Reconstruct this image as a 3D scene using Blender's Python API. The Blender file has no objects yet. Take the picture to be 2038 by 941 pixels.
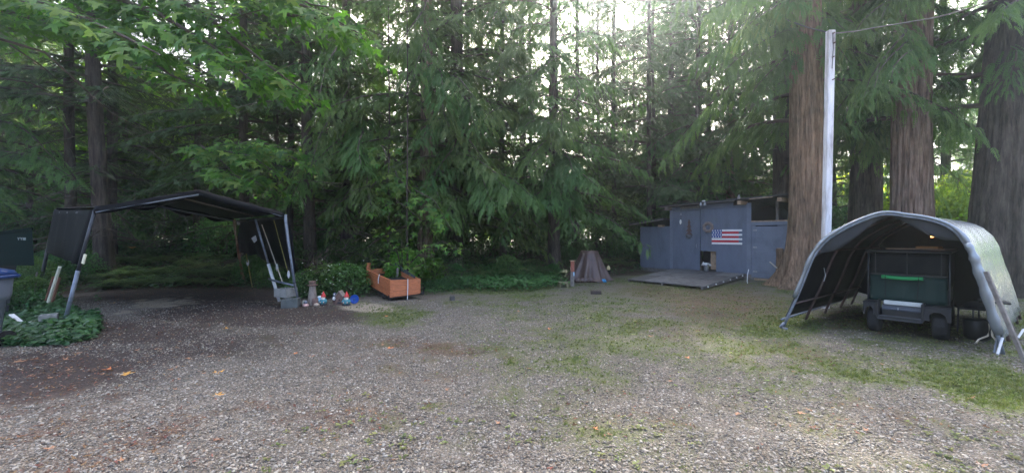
import bpy, math, random
import numpy as np
from mathutils import Vector, Matrix

# ------------------------------------------------------------------ camera
SC = bpy.context.scene
COL = SC.collection
F, H, HY, CX = 820.0, 1.75, 467.0, 1019.0          # focal length in photo pixels, eye height, horizon row
cam_d = bpy.data.cameras.new("camera"); cam = bpy.data.objects.new("camera", cam_d); COL.objects.link(cam)
cam_d.sensor_width = 36; cam_d.lens = 36 * F / 2038; cam_d.shift_y = -(470.5 - HY) / 2038
cam_d.clip_start = 0.05; cam_d.clip_end = 3000
cam.location = (0, 0, H); cam.rotation_euler = (math.radians(90), 0, 0)
SC.camera = cam
# ------------------------------------------------------------------ light
SUN_AZ, SUN_EL = 10.0, 40.0                         # degrees, azimuth from +Y towards +X
w = bpy.data.worlds.new("World"); SC.world = w; w.use_nodes = True
nt = w.node_tree; nt.nodes.clear()
sky = nt.nodes.new("ShaderNodeTexSky"); sky.sky_type = 'NISHITA'; sky.sun_disc = False
sky.sun_elevation = math.radians(SUN_EL); sky.sun_rotation = math.radians(SUN_AZ)
sky.air_density = 0.6; sky.dust_density = 9.0; sky.ozone_density = 0.5
bg = nt.nodes.new("ShaderNodeBackground"); bg.inputs[1].default_value = 0.15
wo = nt.nodes.new("ShaderNodeOutputWorld")
nt.links.new(sky.outputs[0], bg.inputs[0]); nt.links.new(bg.outputs[0], wo.inputs[0])
sd = bpy.data.lights.new("sun", 'SUN'); sd.energy = 2.0; sd.angle = math.radians(2.0); sd.color = (1.0, 0.94, 0.84)
sun = bpy.data.objects.new("sun", sd); COL.objects.link(sun)
_a, _e = math.radians(SUN_AZ), math.radians(SUN_EL)
SDIR = Vector((math.sin(_a) * math.cos(_e), math.cos(_a) * math.cos(_e), math.sin(_e)))
sun.rotation_euler = SDIR.to_track_quat('Z', 'Y').to_euler(); sun.location = (0, 0, 60)
SC.view_settings.view_transform = 'Standard'; SC.view_settings.look = 'None'
SC.view_settings.exposure = 3.3; SC.view_settings.gamma = 1.0
try:
    SC.cycles.use_denoising = True; SC.cycles.denoising_prefilter = 'NONE'
    SC.cycles.max_bounces = 8; SC.cycles.diffuse_bounces = 4; SC.cycles.transmission_bounces = 5
    SC.cycles.volume_bounces = 1; SC.cycles.sample_clamp_indirect = 3; SC.cycles.sample_clamp_direct = 4
except Exception:
    pass

# ------------------------------------------------------------------ helpers
rng = np.random.default_rng(7)
R = math.radians

def G(px, py, z=0.0):
    Y = F * (H - z) / (py - HY)
    return Vector(((px - CX) / F * Y, Y, z))

def P(px, py, Y):
    return Vector(((px - CX) / F * Y, Y, H - (py - HY) / F * Y))

def _hash(ix, iy, iz):
    h = (ix.astype(np.int64) * 374761393 + iy.astype(np.int64) * 668265263 + iz.astype(np.int64) * 2147483647) & 0xffffffff
    h = ((h ^ (h >> 13)) * 1274126177) & 0xffffffff
    h = (h ^ (h >> 16)) & 0xffffffff
    return h / 4294967295.0

def vnoise(x, y, z=0.0):
    x = np.asarray(x, float); y = np.asarray(y, float) + 0 * x; z = np.asarray(z, float) + 0 * x
    ix, iy, iz = np.floor(x), np.floor(y), np.floor(z)
    fx, fy, fz = x - ix, y - iy, z - iz
    fx, fy, fz = [f * f * (3 - 2 * f) for f in (fx, fy, fz)]
    r = 0
    for dx in (0, 1):
        for dy in (0, 1):
            for dz in (0, 1):
                wgt = (fx if dx else 1 - fx) * (fy if dy else 1 - fy) * (fz if dz else 1 - fz)
                r = r + wgt * _hash(ix + dx, iy + dy, iz + dz)
    return r

def fbm(x, y, z=0.0, o=4):
    r, a, t = 0, 0.5, 0
    for k in range(o):
        r = r + a * vnoise(x * 2 ** k + 13 * k, y * 2 ** k + 7 * k, z * 2 ** k); t += a; a *= 0.55
    return r / t

_BX = [-40, -16, -12.5, -9, -6, -3, 0, 2.5, 6, 9, 12, 40]
_BY = [12, 11.6, 12.6, 13.2, 12.6, 13.0, 14.8, 15.8, 18.6, 24, 30, 40]
def terr(x, y):
    x = np.asarray(x, float); y = np.asarray(y, float)
    d = np.clip(y - np.interp(x, _BX, _BY), 0, 12)
    z = 0.10 * d * np.clip(d / 2.0, 0, 1) * (1 - np.clip((d - 8) / 8, 0, 1) * 0.3)
    z = z + 0.5 * np.clip((y - 30) / 40, 0, 1) * 0 + (fbm(x * 0.5, y * 0.5, 0, 3) - 0.5) * 0.5 * np.clip(d / 2, 0, 1)
    return z + (fbm(x * 0.35 + 5, y * 0.35, 0, 2) - 0.5) * 0.03

def tz(x, y):
    return float(terr(np.array([x]), np.array([y]))[0])

def GT(px, py):
    """where the sight line through a photo pixel meets the rising ground"""
    Y = np.arange(2.0, 45.0, 0.05); X = (px - CX) / F * Y; Z = H - (py - HY) / F * Y
    hit = np.nonzero(Z <= terr(X, Y))[0]
    i = hit[0] if len(hit) else len(Y) - 1
    return Vector((X[i], Y[i], float(terr(X[i:i + 1], Y[i:i + 1])[0])))

class MB:
    """collects shapes in world coordinates and links them as one mesh object"""
    def __init__(s):
        s.v = []; s.f = []; s.m = []; s.n = 0; s.mi = 0
    def add(s, vs, fs):
        o = s.n; s.v.extend([tuple(p) for p in vs]); s.n += len(vs)
        for f in fs:
            s.f.append(tuple(i + o for i in f)); s.m.append(s.mi)
        return s
    def box(s, c, size, M=None, taper=1.0, bev=0.0):
        hx, hy, hz = size[0] / 2, size[1] / 2, size[2] / 2
        M = M or Matrix.Identity(3); c = Vector(c)
        if bev > 0 and min(hx, hy, hz) > bev * 1.2:
            b = bev; vs = []
            for z, inset in ((-hz, b), (-hz + b, 0), (hz - b, 0), (hz, b)):
                for x, y in ((-1, -1), (1, -1), (1, 1), (-1, 1)):
                    k = taper if z > 0 else 1.0
                    vs.append(c + M @ Vector((x * (hx - inset) * k, y * (hy - inset) * k, z)))
            fs = [(3, 2, 1, 0), (12, 13, 14, 15)]
            for l in range(3):
                for i in range(4):
                    j = (i + 1) % 4; fs.append((l * 4 + i, l * 4 + j, l * 4 + 4 + j, l * 4 + 4 + i))
            return s.add(vs, fs)
        vs = []
        for z in (-1, 1):
            k = taper if z > 0 else 1.0
            for x, y in ((-1, -1), (1, -1), (1, 1), (-1, 1)):
                vs.append(c + M @ Vector((x * hx * k, y * hy * k, z * hz)))
        return s.add(vs, [(3, 2, 1, 0), (4, 5, 6, 7), (0, 1, 5, 4), (1, 2, 6, 5), (2, 3, 7, 6), (3, 0, 4, 7)])
    def beam(s, a, b, w_, h_, up=(0, 0, 1), bev=0.0):
        a = Vector(a); b = Vector(b); d = b - a; L = d.length; x = d.normalized()
        u = Vector(up); y = u.cross(x)
        if y.length < 1e-4: y = Vector((0, 1, 0)).cross(x)
        y.normalize(); z = x.cross(y)
        M = Matrix((x, y, z)).transposed()
        return s.box((a + b) / 2, (L, w_, h_), M, bev=bev)
    def tube(s, pts, rad, n=8, cap=True):
        pts = [Vector(p) for p in pts]; k = len(pts)
        if not hasattr(rad, '__len__'): rad = [rad] * k
        rings = []
        ref = Vector((0.13, 0.21, 0.97))
        for i, p in enumerate(pts):
            t = (pts[min(i + 1, k - 1)] - pts[max(i - 1, 0)]).normalized()
            if abs(t.dot(ref)) > 0.95: ref = Vector((0.95, 0.2, 0.1))
            a = (ref - t * ref.dot(t)).normalized(); b = t.cross(a)
            rings.append([p + (a * math.cos(2 * math.pi * j / n) + b * math.sin(2 * math.pi * j / n)) * rad[i] for j in range(n)])
        vs = [v for r_ in rings for v in r_]; fs = []
        for i in range(k - 1):
            for j in range(n):
                fs.append((i * n + j, i * n + (j + 1) % n, (i + 1) * n + (j + 1) % n, (i + 1) * n + j))
        if cap:
            fs.append(tuple(reversed(range(n)))); fs.append(tuple((k - 1) * n + j for j in range(n)))
        return s.add(vs, fs)
    def lathe(s, c, prof, n=14, M=None, sy=1.0):
        c = Vector(c); M = M or Matrix.Identity(3); vs = []; fs = []
        for r_, z in prof:
            for j in range(n):
                a = 2 * math.pi * j / n
                vs.append(c + M @ Vector((r_ * math.cos(a), r_ * math.sin(a) * sy, z)))
        k = len(prof)
        for i in range(k - 1):
            for j in range(n):
                fs.append((i * n + j, i * n + (j + 1) % n, (i + 1) * n + (j + 1) % n, (i + 1) * n + j))
        fs.append(tuple(reversed(range(n)))); fs.append(tuple((k - 1) * n + j for j in range(n)))
        return s.add(vs, fs)
    def grid(s, pts, thick=None, nrm=None):
        """pts[i][j] a sheet of points; thick gives it a second side"""
        a = len(pts); b = len(pts[0])
        vs = [Vector(p) for row in pts for p in row]; fs = []
        for i in range(a - 1):
            for j in range(b - 1):
                fs.append((i * b + j, i * b + j + 1, (i + 1) * b + j + 1, (i + 1) * b + j))
        if thick:
            ns = [Vector((0, 0, 0)) for _ in vs]
            for f in fs:
                n_ = (vs[f[1]] - vs[f[0]]).cross(vs[f[3]] - vs[f[0]])
                for i in f: ns[i] += n_
            o = len(vs)
            vs2 = [v - (n_.normalized() * thick if n_.length > 1e-9 else Vector((0, 0, 0))) for v, n_ in zip(vs, ns)]
            vs += vs2; f2 = [tuple(i + o for i in reversed(f)) for f in fs]
            edge = [j for j in range(b)] + [i * b + b - 1 for i in range(1, a)] + [(a - 1) * b + j for j in range(b - 2, -1, -1)] + [i * b for i in range(a - 2, 0, -1)]
            ff = []
            for q in range(len(edge)):
                i, j = edge[q], edge[(q + 1) % len(edge)]
                ff.append((j, i, i + o, j + o))
            fs = fs + f2 + ff
        return s.add(vs, fs)
    def poly(s, pts, n, t):
        """flat outline pts extruded by vector n*t"""
        k = len(pts); n = Vector(n) * t
        vs = [Vector(p) for p in pts] + [Vector(p) + n for p in pts]
        fs = [tuple(reversed(range(k))), tuple(range(k, 2 * k))] + [(i, (i + 1) % k, k + (i + 1) % k, k + i) for i in range(k)]
        return s.add(vs, fs)
    def obj(s, name, mat, parent=None, smooth=False, label=None, local=False):
        me = bpy.data.meshes.new(name)
        off = Vector((0, 0, 0))
        if parent is not None and not local:
            p = parent
            while p is not None: off += p.location; p = p.parent
        me.from_pydata([(v[0] - off.x, v[1] - off.y, v[2] - off.z) for v in s.v], [], s.f)
        mats = mat if isinstance(mat, (list, tuple)) else [mat]
        for m_ in mats: me.materials.append(m_)
        if len(mats) > 1: me.polygons.foreach_set("material_index", s.m)
        if smooth: me.polygons.foreach_set("use_smooth", [True] * len(s.f))
        me.validate(); me.update()
        o = bpy.data.objects.new(name, me); COL.objects.link(o)
        if parent is not None: o.parent = parent
        if label: o["label"] = label
        return o

def npmesh(name, v, tris, mat, tint=None, smooth=False):
    me = bpy.data.meshes.new(name)
    v = np.asarray(v, np.float32); tris = np.asarray(tris, np.int32); k = tris.shape[1]
    me.vertices.add(len(v)); me.vertices.foreach_set("co", v.ravel())
    me.loops.add(tris.size); me.loops.foreach_set("vertex_index", tris.ravel())
    me.polygons.add(len(tris)); me.polygons.foreach_set("loop_start", np.arange(0, tris.size, k, dtype=np.int32))
    me.update(calc_edges=True)
    if smooth: me.polygons.foreach_set("use_smooth", np.ones(len(tris), bool))
    if tint is not None:
        a = me.attributes.new("tint", 'FLOAT', 'POINT'); a.data.foreach_set("value", np.asarray(tint, np.float32))
    me.materials.append(mat)
    return me

def link(name, me, parent=None, loc=None, rot=None, scale=None):
    o = bpy.data.objects.new(name, me); COL.objects.link(o)
    if parent is not None: o.parent = parent
    if loc is not None: o.location = loc
    if rot is not None: o.rotation_euler = rot
    if scale is not None: o.scale = scale if hasattr(scale, '__len__') else (scale,) * 3
    return o

def tag(o, label, cat, group=None, kind=None):
    o["label"] = label; o["category"] = cat
    if group: o["group"] = group
    if kind: o["kind"] = kind
    return o

def thing(name, label, cat, loc, group=None):
    o = bpy.data.objects.new(name, None); COL.objects.link(o); o.location = loc; o.empty_display_size = 0.2
    return tag(o, label, cat, group)

# ------------------------------------------------------------------ materials
def newmat(name):
    m = bpy.data.materials.new(name); m.use_nodes = True; nt = m.node_tree; nt.nodes.clear()
    out = nt.nodes.new("ShaderNodeOutputMaterial"); b = nt.nodes.new("ShaderNodeBsdfPrincipled")
    nt.links.new(b.outputs[0], out.inputs[0])
    return m, nt, b, out

def noise_col(nt, stops, scale=5, detail=4, stretch=(1, 1, 1), coord="Object", rough=0.6):
    tc = nt.nodes.new("ShaderNodeTexCoord"); mp = nt.nodes.new("ShaderNodeMapping"); mp.inputs["Scale"].default_value = stretch
    nt.links.new(tc.outputs[coord], mp.inputs[0])
    n = nt.nodes.new("ShaderNodeTexNoise"); n.inputs["Scale"].default_value = scale; n.inputs["Detail"].default_value = detail
    n.inputs["Roughness"].default_value = rough
    nt.links.new(mp.outputs[0], n.inputs["Vector"])
    cr = nt.nodes.new("ShaderNodeValToRGB"); e = cr.color_ramp.elements
    while len(e) < len(stops): e.new(0.5)
    for i, (p, c) in enumerate(stops):
        e[i].position = p; e[i].color = (*c, 1)
    nt.links.new(n.outputs["Fac"], cr.inputs[0])
    return cr, n, mp

def mat_plain(name, c, rough=0.6, var=0.25, scale=8, metal=0.0, bump=0.0, spec=0.4, stretch=(1, 1, 1), dark=None):
    m, nt, b, out = newmat(name)
    c2 = dark or tuple(x * (1 - var) for x in c)
    c3 = tuple(min(1, x * (1 + var * 0.5)) for x in c)
    cr, n, mp = noise_col(nt, [(0.3, c2), (0.52, c), (0.75, c3)], scale, 6, stretch)
    nt.links.new(cr.outputs[0], b.inputs["Base Color"])
    b.inputs["Roughness"].default_value = rough; b.inputs["Metallic"].default_value = metal
    b.inputs["Specular IOR Level"].default_value = spec
    if bump:
        bp = nt.nodes.new("ShaderNodeBump"); bp.inputs["Strength"].default_value = bump; bp.inputs["Distance"].default_value = 0.02
        nt.links.new(n.outputs["Fac"], bp.inputs["Height"]); nt.links.new(bp.outputs[0], b.inputs["Normal"])
    return m

def mat_wood(name, c, c2, along=(1, 1, 12), scale=3, rough=0.75, bump=0.3):
    m, nt, b, out = newmat(name)
    cr, n, mp = noise_col(nt, [(0.28, c2), (0.5, c), (0.78, tuple(min(1, x * 1.25) for x in c))], scale, 8, along)
    nt.links.new(cr.outputs[0], b.inputs["Base Color"]); b.inputs["Roughness"].default_value = rough
    bp = nt.nodes.new("ShaderNodeBump"); bp.inputs["Strength"].default_value = bump; bp.inputs["Distance"].default_value = 0.01
    nt.links.new(n.outputs["Fac"], bp.inputs["Height"]); nt.links.new(bp.outputs[0], b.inputs["Normal"])
    return m

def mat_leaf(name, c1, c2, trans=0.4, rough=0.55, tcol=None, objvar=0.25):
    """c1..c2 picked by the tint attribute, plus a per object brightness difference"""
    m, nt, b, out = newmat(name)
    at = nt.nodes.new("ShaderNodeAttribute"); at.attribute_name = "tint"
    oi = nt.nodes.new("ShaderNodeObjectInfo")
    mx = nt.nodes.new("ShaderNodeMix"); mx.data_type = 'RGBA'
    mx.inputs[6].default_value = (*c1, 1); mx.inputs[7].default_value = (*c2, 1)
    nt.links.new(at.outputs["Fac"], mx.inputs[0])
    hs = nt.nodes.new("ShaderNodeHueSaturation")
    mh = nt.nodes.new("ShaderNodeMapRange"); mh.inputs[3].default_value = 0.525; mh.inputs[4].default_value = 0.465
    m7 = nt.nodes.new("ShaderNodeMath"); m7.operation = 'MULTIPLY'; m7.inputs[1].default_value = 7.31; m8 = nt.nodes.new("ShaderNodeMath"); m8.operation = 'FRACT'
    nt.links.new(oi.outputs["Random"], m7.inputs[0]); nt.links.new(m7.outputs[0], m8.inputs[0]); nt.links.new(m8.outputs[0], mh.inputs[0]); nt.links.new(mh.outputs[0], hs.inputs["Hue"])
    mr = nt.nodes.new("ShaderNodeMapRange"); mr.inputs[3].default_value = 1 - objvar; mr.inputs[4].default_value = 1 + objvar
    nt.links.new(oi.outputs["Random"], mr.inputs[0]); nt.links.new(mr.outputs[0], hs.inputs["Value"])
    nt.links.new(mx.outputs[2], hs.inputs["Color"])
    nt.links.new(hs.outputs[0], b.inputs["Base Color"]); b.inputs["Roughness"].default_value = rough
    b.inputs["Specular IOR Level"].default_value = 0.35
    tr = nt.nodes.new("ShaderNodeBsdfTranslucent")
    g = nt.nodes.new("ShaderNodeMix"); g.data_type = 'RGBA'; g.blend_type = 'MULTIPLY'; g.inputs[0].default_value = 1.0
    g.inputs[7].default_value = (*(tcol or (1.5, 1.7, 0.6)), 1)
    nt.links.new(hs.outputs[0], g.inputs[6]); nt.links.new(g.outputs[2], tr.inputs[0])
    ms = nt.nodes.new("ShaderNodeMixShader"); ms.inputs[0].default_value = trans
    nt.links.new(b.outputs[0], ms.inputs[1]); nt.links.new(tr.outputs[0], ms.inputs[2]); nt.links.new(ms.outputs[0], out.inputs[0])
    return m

M = {}
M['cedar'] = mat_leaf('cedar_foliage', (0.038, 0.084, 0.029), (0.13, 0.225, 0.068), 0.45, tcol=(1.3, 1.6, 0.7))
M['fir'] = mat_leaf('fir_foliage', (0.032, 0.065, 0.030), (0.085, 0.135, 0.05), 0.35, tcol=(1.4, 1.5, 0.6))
M['broad'] = mat_leaf('broadleaf_foliage', (0.09, 0.18, 0.025), (0.20, 0.31, 0.035), 0.6, tcol=(2.0, 2.0, 0.45))
M['maple'] = mat_leaf('maple_leaf', (0.07, 0.155, 0.035), (0.16, 0.275, 0.055), 0.55, tcol=(1.5, 1.8, 0.6), objvar=0.35)
M['shrub'] = mat_leaf('shrub_leaf', (0.035, 0.095, 0.035), (0.09, 0.20, 0.055), 0.35)
M['ivy'] = mat_leaf('ivy_leaf', (0.025, 0.075, 0.03), (0.07, 0.16, 0.05), 0.25, rough=0.4)
M['fern'] = mat_leaf('fern_frond', (0.045, 0.095, 0.03), (0.13, 0.20, 0.065), 0.35)
M['deadfern'] = mat_leaf('dry_frond', (0.10, 0.06, 0.035), (0.20, 0.13, 0.07), 0.3, tcol=(1.1, 0.9, 0.6))
M['grass'] = mat_leaf('grass_blade', (0.075, 0.10, 0.035), (0.19, 0.22, 0.085), 0.35, objvar=0.3)
M['twig'] = mat_plain('bare_twig', (0.085, 0.065, 0.05), 0.9, 0.4, 6)
M['litter'] = mat_leaf('needle_litter', (0.07, 0.035, 0.022), (0.20, 0.11, 0.06), 0.05, rough=0.9, objvar=0.5)
M['flower'] = mat_plain('white_petal', (0.75, 0.75, 0.68), 0.6, 0.1)
M['yleaf'] = mat_plain('yellow_leaf', (0.55, 0.28, 0.05), 0.55, 0.35, 20)
M['oleaf'] = mat_plain('orange_leaf', (0.62, 0.20, 0.06), 0.55, 0.35, 20)
M['bleaf'] = mat_plain('brown_leaf', (0.33, 0.17, 0.09), 0.6, 0.35, 20)

def mat_bark(name, c, c2, c3, zs=0.085, sc=15, bump=0.9):
    m, nt, b, out = newmat(name)
    cr, n, mp = noise_col(nt, [(0.36, c2), (0.47, c), (0.66, c3)], sc, 10, (1, 1, zs), rough=0.72)
    cr2, n2, mp2 = noise_col(nt, [(0.35, (0.5, 0.52, 0.5)), (0.7, (1.15, 1.1, 1.05))], 1.3, 5)
    crk, n3, mp3 = noise_col(nt, [(0.40, (1, 1, 1)), (0.46, (0.25, 0.22, 0.2)), (0.50, (0.2, 0.18, 0.17)), (0.56, (1, 1, 1))], 9, 4, (1, 1, 0.09), rough=0.6)
    def mul(a_, b_, f_):
        mx = nt.nodes.new("ShaderNodeMix"); mx.data_type = 'RGBA'; mx.blend_type = 'MULTIPLY'; mx.inputs[0].default_value = f_
        nt.links.new(a_, mx.inputs[6]); nt.links.new(b_, mx.inputs[7]); return mx.outputs[2]
    col = mul(mul(cr.outputs[0], cr2.outputs[0], 0.8), crk.outputs[0], 0.4)
    nt.links.new(col, b.inputs["Base Color"]); b.inputs["Roughness"].default_value = 0.9
    b.inputs["Specular IOR Level"].default_value = 0.15
    bp = nt.nodes.new("ShaderNodeBump"); bp.inputs["Strength"].default_value = bump; bp.inputs["Distance"].default_value = 0.05
    nt.links.new(n.outputs["Fac"], bp.inputs["Height"]); nt.links.new(bp.outputs[0], b.inputs["Normal"])
    return m
M['cedarbark'] = mat_bark('cedar_bark', (0.24, 0.165, 0.125), (0.10, 0.062, 0.047), (0.40, 0.31, 0.25))
M['redbark'] = mat_bark('red_cedar_bark', (0.29, 0.19, 0.125), (0.11, 0.07, 0.045), (0.40, 0.285, 0.195))
M['darkbark'] = mat_bark('dark_fir_bark', (0.095, 0.075, 0.065), (0.035, 0.028, 0.025), (0.14, 0.12, 0.10), 0.15, 10)

# ------------------------------------------------------------------ scatter (stuff only): points with attributes -> geometry nodes
def scatter(name, pts, scl, rot, idx, srcs, label, cat, mat=None, parent=None):
    c = bpy.data.collections.new(name + "_source")
    for s_ in srcs: c.objects.link(s_)
    me = bpy.data.meshes.new(name); n = len(pts)
    me.vertices.add(n); me.vertices.foreach_set("co", np.asarray(pts, np.float32).ravel())
    a = me.attributes.new("scl", 'FLOAT', 'POINT'); a.data.foreach_set("value", np.asarray(scl, np.float32))
    a = me.attributes.new("rot", 'FLOAT_VECTOR', 'POINT'); a.data.foreach_set("vector", np.asarray(rot, np.float32).ravel())
    a = me.attributes.new("idx", 'INT', 'POINT'); a.data.foreach_set("value", np.asarray(idx, np.int32))
    o = bpy.data.objects.new(name, me); COL.objects.link(o)
    if parent is not None: o.parent = parent; o["kind"] = "stuff"
    else: tag(o, label, cat, kind="stuff")
    g = bpy.data.node_groups.new(name, 'GeometryNodeTree')
    g.interface.new_socket("Geometry", in_out='INPUT', socket_type='NodeSocketGeometry')
    g.interface.new_socket("Geometry", in_out='OUTPUT', socket_type='NodeSocketGeometry')
    N = g.nodes.new; L = g.links.new
    gi, go = N("NodeGroupInput"), N("NodeGroupOutput")
    ci = N("GeometryNodeCollectionInfo"); ci.inputs[0].default_value = c; ci.inputs["Separate Children"].default_value = True
    ci.inputs["Reset Children"].default_value = True
    ip = N("GeometryNodeInstanceOnPoints"); ip.inputs["Pick Instance"].default_value = True
    def at(nm, ty):
        q = N("GeometryNodeInputNamedAttribute"); q.data_type = ty; q.inputs["Name"].default_value = nm
        return [s_ for s_ in q.outputs if s_.enabled and s_.name == "Attribute"][0]
    e2r = N("FunctionNodeEulerToRotation")
    L(at("rot", 'FLOAT_VECTOR'), e2r.inputs[0]); L(e2r.outputs[0], ip.inputs["Rotation"])
    L(at("scl", 'FLOAT'), ip.inputs["Scale"]); L(at("idx", 'INT'), ip.inputs["Instance Index"])
    L(gi.outputs[0], ip.inputs["Points"]); L(ci.outputs[0], ip.inputs["Instance"]); L(ip.outputs[0], go.inputs[0])
    md = o.modifiers.new("scatter", 'NODES'); md.node_group = g
    return o

def src(name, me):
    return bpy.data.objects.new(name, me)

def rotm(X, Z):
    """arrays of x axis and rough normal -> (n,3,3) matrices whose columns are x,y,z"""
    X = X / np.linalg.norm(X, axis=1, keepdims=True)
    Y = np.cross(Z, X); Y /= np.linalg.norm(Y, axis=1, keepdims=True) + 1e-9
    Z = np.cross(X, Y)
    return np.stack([X, Y, Z], axis=2)

def place(tv, tf, Mx, pos, scl, tint=None, tipt=None):
    """copy a template to many places in one numpy step"""
    n = len(pos); V = len(tv)
    v = np.einsum('nij,vj->nvi', Mx, tv) * np.asarray(scl)[:, None, None] + pos[:, None, :]
    f = (tf[None] + (np.arange(n) * V)[:, None, None]).reshape(-1, tf.shape[1])
    t = np.repeat(tint if tint is not None else np.full(n, 0.5), V)
    if tipt is not None: t = t * 0.65 + np.tile(tipt, n) * 0.35
    return v.reshape(-1, 3), f, t

# ------------------------------------------------------------------ foliage templates and trees
def spray_template(pairs=6, lat=0.34, wid=0.075, droop=0.22, ang=50):
    vs = []; fs = []; tp = []
    def kite(a, d, n_, L, w_, t0):
        o = len(vs); a = np.array(a); d = np.array(d) / np.linalg.norm(d)
        s = np.cross(n_, d); s /= np.linalg.norm(s)
        vs.extend([a, a + d * L * 0.42 + s * w_, a + d * L + np.array([0, 0, -0.16 * L]), a + d * L * 0.42 - s * w_])
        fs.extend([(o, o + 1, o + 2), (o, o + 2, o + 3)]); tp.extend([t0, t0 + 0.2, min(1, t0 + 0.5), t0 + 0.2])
    for i in range(pairs):
        t = (i + 0.4) / pairs
        L = lat * (1.05 - 0.75 * t) * (0.75 + 0.5 * ((i * 37) % 10) / 10)
        for sd_ in (-1, 1):
            x = t + (0.03 if sd_ > 0 else 0)
            kite((x, 0, -droop * x * x), (math.cos(R(ang)), sd_ * math.sin(R(ang)), -0.15 - 0.3 * t), (0, 0.1 * sd_, 1), L, wid * (1 - 0.4 * t), t * 0.5)
    kite((0, 0, 0), (1, 0, -droop * 0.9), (0, 0, 1), 1.05, 0.035, 0.3)
    return np.array(vs), np.array(fs), np.clip(np.array(tp), 0, 1)

T_CED = spray_template(8, 0.34, 0.052, 0.30, 48)
T_CEDF = spray_template(3, 0.5, 0.12, 0.3, 45)
T_FIR = spray_template(7, 0.28, 0.045, 0.12, 60)

def bough(p0, dir_, L, droop, r, kind='cedar', rise=0.15, width=0.8, step=0.2, size=0.5, hang=0.5, bare=0.12):
    """sprays along one limb; returns positions, x axes, normals, scales, tints and the limb path"""
    dir_ = np.array(dir_, float); dir_[2] = 0; dir_ /= np.linalg.norm(dir_)
    side = np.array([-dir_[1], dir_[0], 0])
    def path(t):
        t = np.asarray(t)[..., None]
        return p0 + dir_ * L * t + np.array([0, 0, 1.0]) * (rise * L * t - droop * L * t ** 2) + side * 0.06 * L * np.sin(t * 5 + r.random() * 0)
    n = max(4, int(L / step)); ts = np.linspace(bare, 1, n) + r.normal(0, 0.01, n)
    pos = []; X = []; Z = []; S = []; T = []
    base = path(ts); b2 = path(ts + 0.02)
    tan = b2 - base; tan /= np.linalg.norm(tan, axis=1, keepdims=True)
    w_ = width * np.sin(np.clip(ts * 1.1 + 0.25, 0, 1.35) * 1.25) ** 1.0 * (1.15 - 0.75 * ts)
    for sgn in (-1, 1):
        for q in (0.0, 0.42, 0.85):
            jit = r.normal(0, 0.06, (n, 3))
            d = tan * (0.75 + 0.15 * r.random((n, 1))) + side * sgn * (0.75 + 0.3 * q)
            d[:, 2] -= hang * (0.35 + 0.6 * q + 0.5 * r.random(n))
            off = (tan * 0.5 + side * sgn) * (w_ * q)[:, None]
            off[:, 2] -= hang * 0.55 * w_ * q * q * 1.6
            pos.append(base + off + jit); X.append(d + r.normal(0, 0.12, (n, 3)))
            z_ = np.tile([0.0, 0.0, 1.0], (n, 1)) + r.normal(0, 0.25, (n, 3)); Z.append(z_)
            S.append(size * (0.7 + 0.5 * r.random(n)) * (1.1 - 0.35 * ts))
            T.append(np.clip(0.15 + 0.5 * q + 0.25 * ts + r.normal(0, 0.15, n), 0, 1))  # outer sprays lighter in colour, standing in for light from above
    pts = path(np.linspace(0, 1, 7))
    return [np.concatenate(a) for a in (pos, X, Z, S, T)] + [pts]

def limb_mesh(paths, rads, n=4):
    vs = []; fs = []; o = 0
    for pts, r0 in zip(paths, rads):
        k = len(pts)
        for i, p in enumerate(pts):
            t = pts[min(i + 1, k - 1)] - pts[max(i - 1, 0)]; t = t / (np.linalg.norm(t) + 1e-9)
            a = np.cross(t, [0.1, 0.2, 1.0]); a /= np.linalg.norm(a) + 1e-9; b = np.cross(t, a)
            rr = r0 * (1 - 0.85 * i / (k - 1))
            for j in range(n):
                an = 2 * math.pi * j / n; vs.append(p + (a * math.cos(an) + b * math.sin(an)) * rr)
        for i in range(k - 1):
            for j in range(n):
                q = [o + i * n + j, o + i * n + (j + 1) % n, o + (i + 1) * n + (j + 1) % n, o + (i + 1) * n + j]
                fs.append(q)
        o += k * n
    return np.array(vs), np.array(fs)

def crown_meshes(name, seed, Ht, z0, Rmax, nb, kind='cedar', shape=0.75, excl=None, droop=0.45, rise=0.2, size=0.55, step=0.22, hang=0.6, skip=0.0, width=0.9, low=1.0):
    r = np.random.default_rng(seed)
    tv, tf, tp = T_CED if kind == 'cedar' else T_FIR if kind == 'fir' else T_CEDF
    A = [[] for _ in range(5)]; paths = []; rads = []
    for i in range(nb):
        u = (i + r.random()) / nb
        z = z0 + (Ht - z0) * u ** 1.15
        az = i * 2.39996 + r.normal(0, 0.3)
        rel = (z - z0) / (Ht - z0)
        L = Rmax * (1 - rel) ** shape * (0.75 + 0.4 * r.random()) * (low + (1 - low) * min(1, rel * 5))
        if L < 0.5: L = 0.5
        d = np.array([math.sin(az), math.cos(az), 0.0])
        if excl and z < excl[2]:
            da = (az - excl[0] + math.pi) % (2 * math.pi) - math.pi
            if abs(da) < excl[1]: continue
        if r.random() < skip: continue
        far = 1 + 1.2 * rel                              # upper branches get fewer, larger sprays
        res = bough(np.array([0, 0, z]), d, L, droop * (0.7 + 0.6 * r.random()), r, kind, rise * (0.5 + r.random()), width * (0.5 + 0.5 * L / Rmax), step * far, size * (0.9 + 0.35 * rel), hang)
        for q in range(5): A[q].append(res[q])
        paths.append(res[5]); rads.append(0.018 + 0.012 * L)
    pos, X, Z, S, T = [np.concatenate(a) for a in A]
    v, f, t = place(tv, tf, rotm(X, Z), pos, S, T, tp)
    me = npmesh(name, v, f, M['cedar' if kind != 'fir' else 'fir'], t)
    lv, lf = limb_mesh(paths, rads)
    lm = npmesh(name + "_limbs", lv, lf, M['twig'])
    return me, lm

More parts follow.
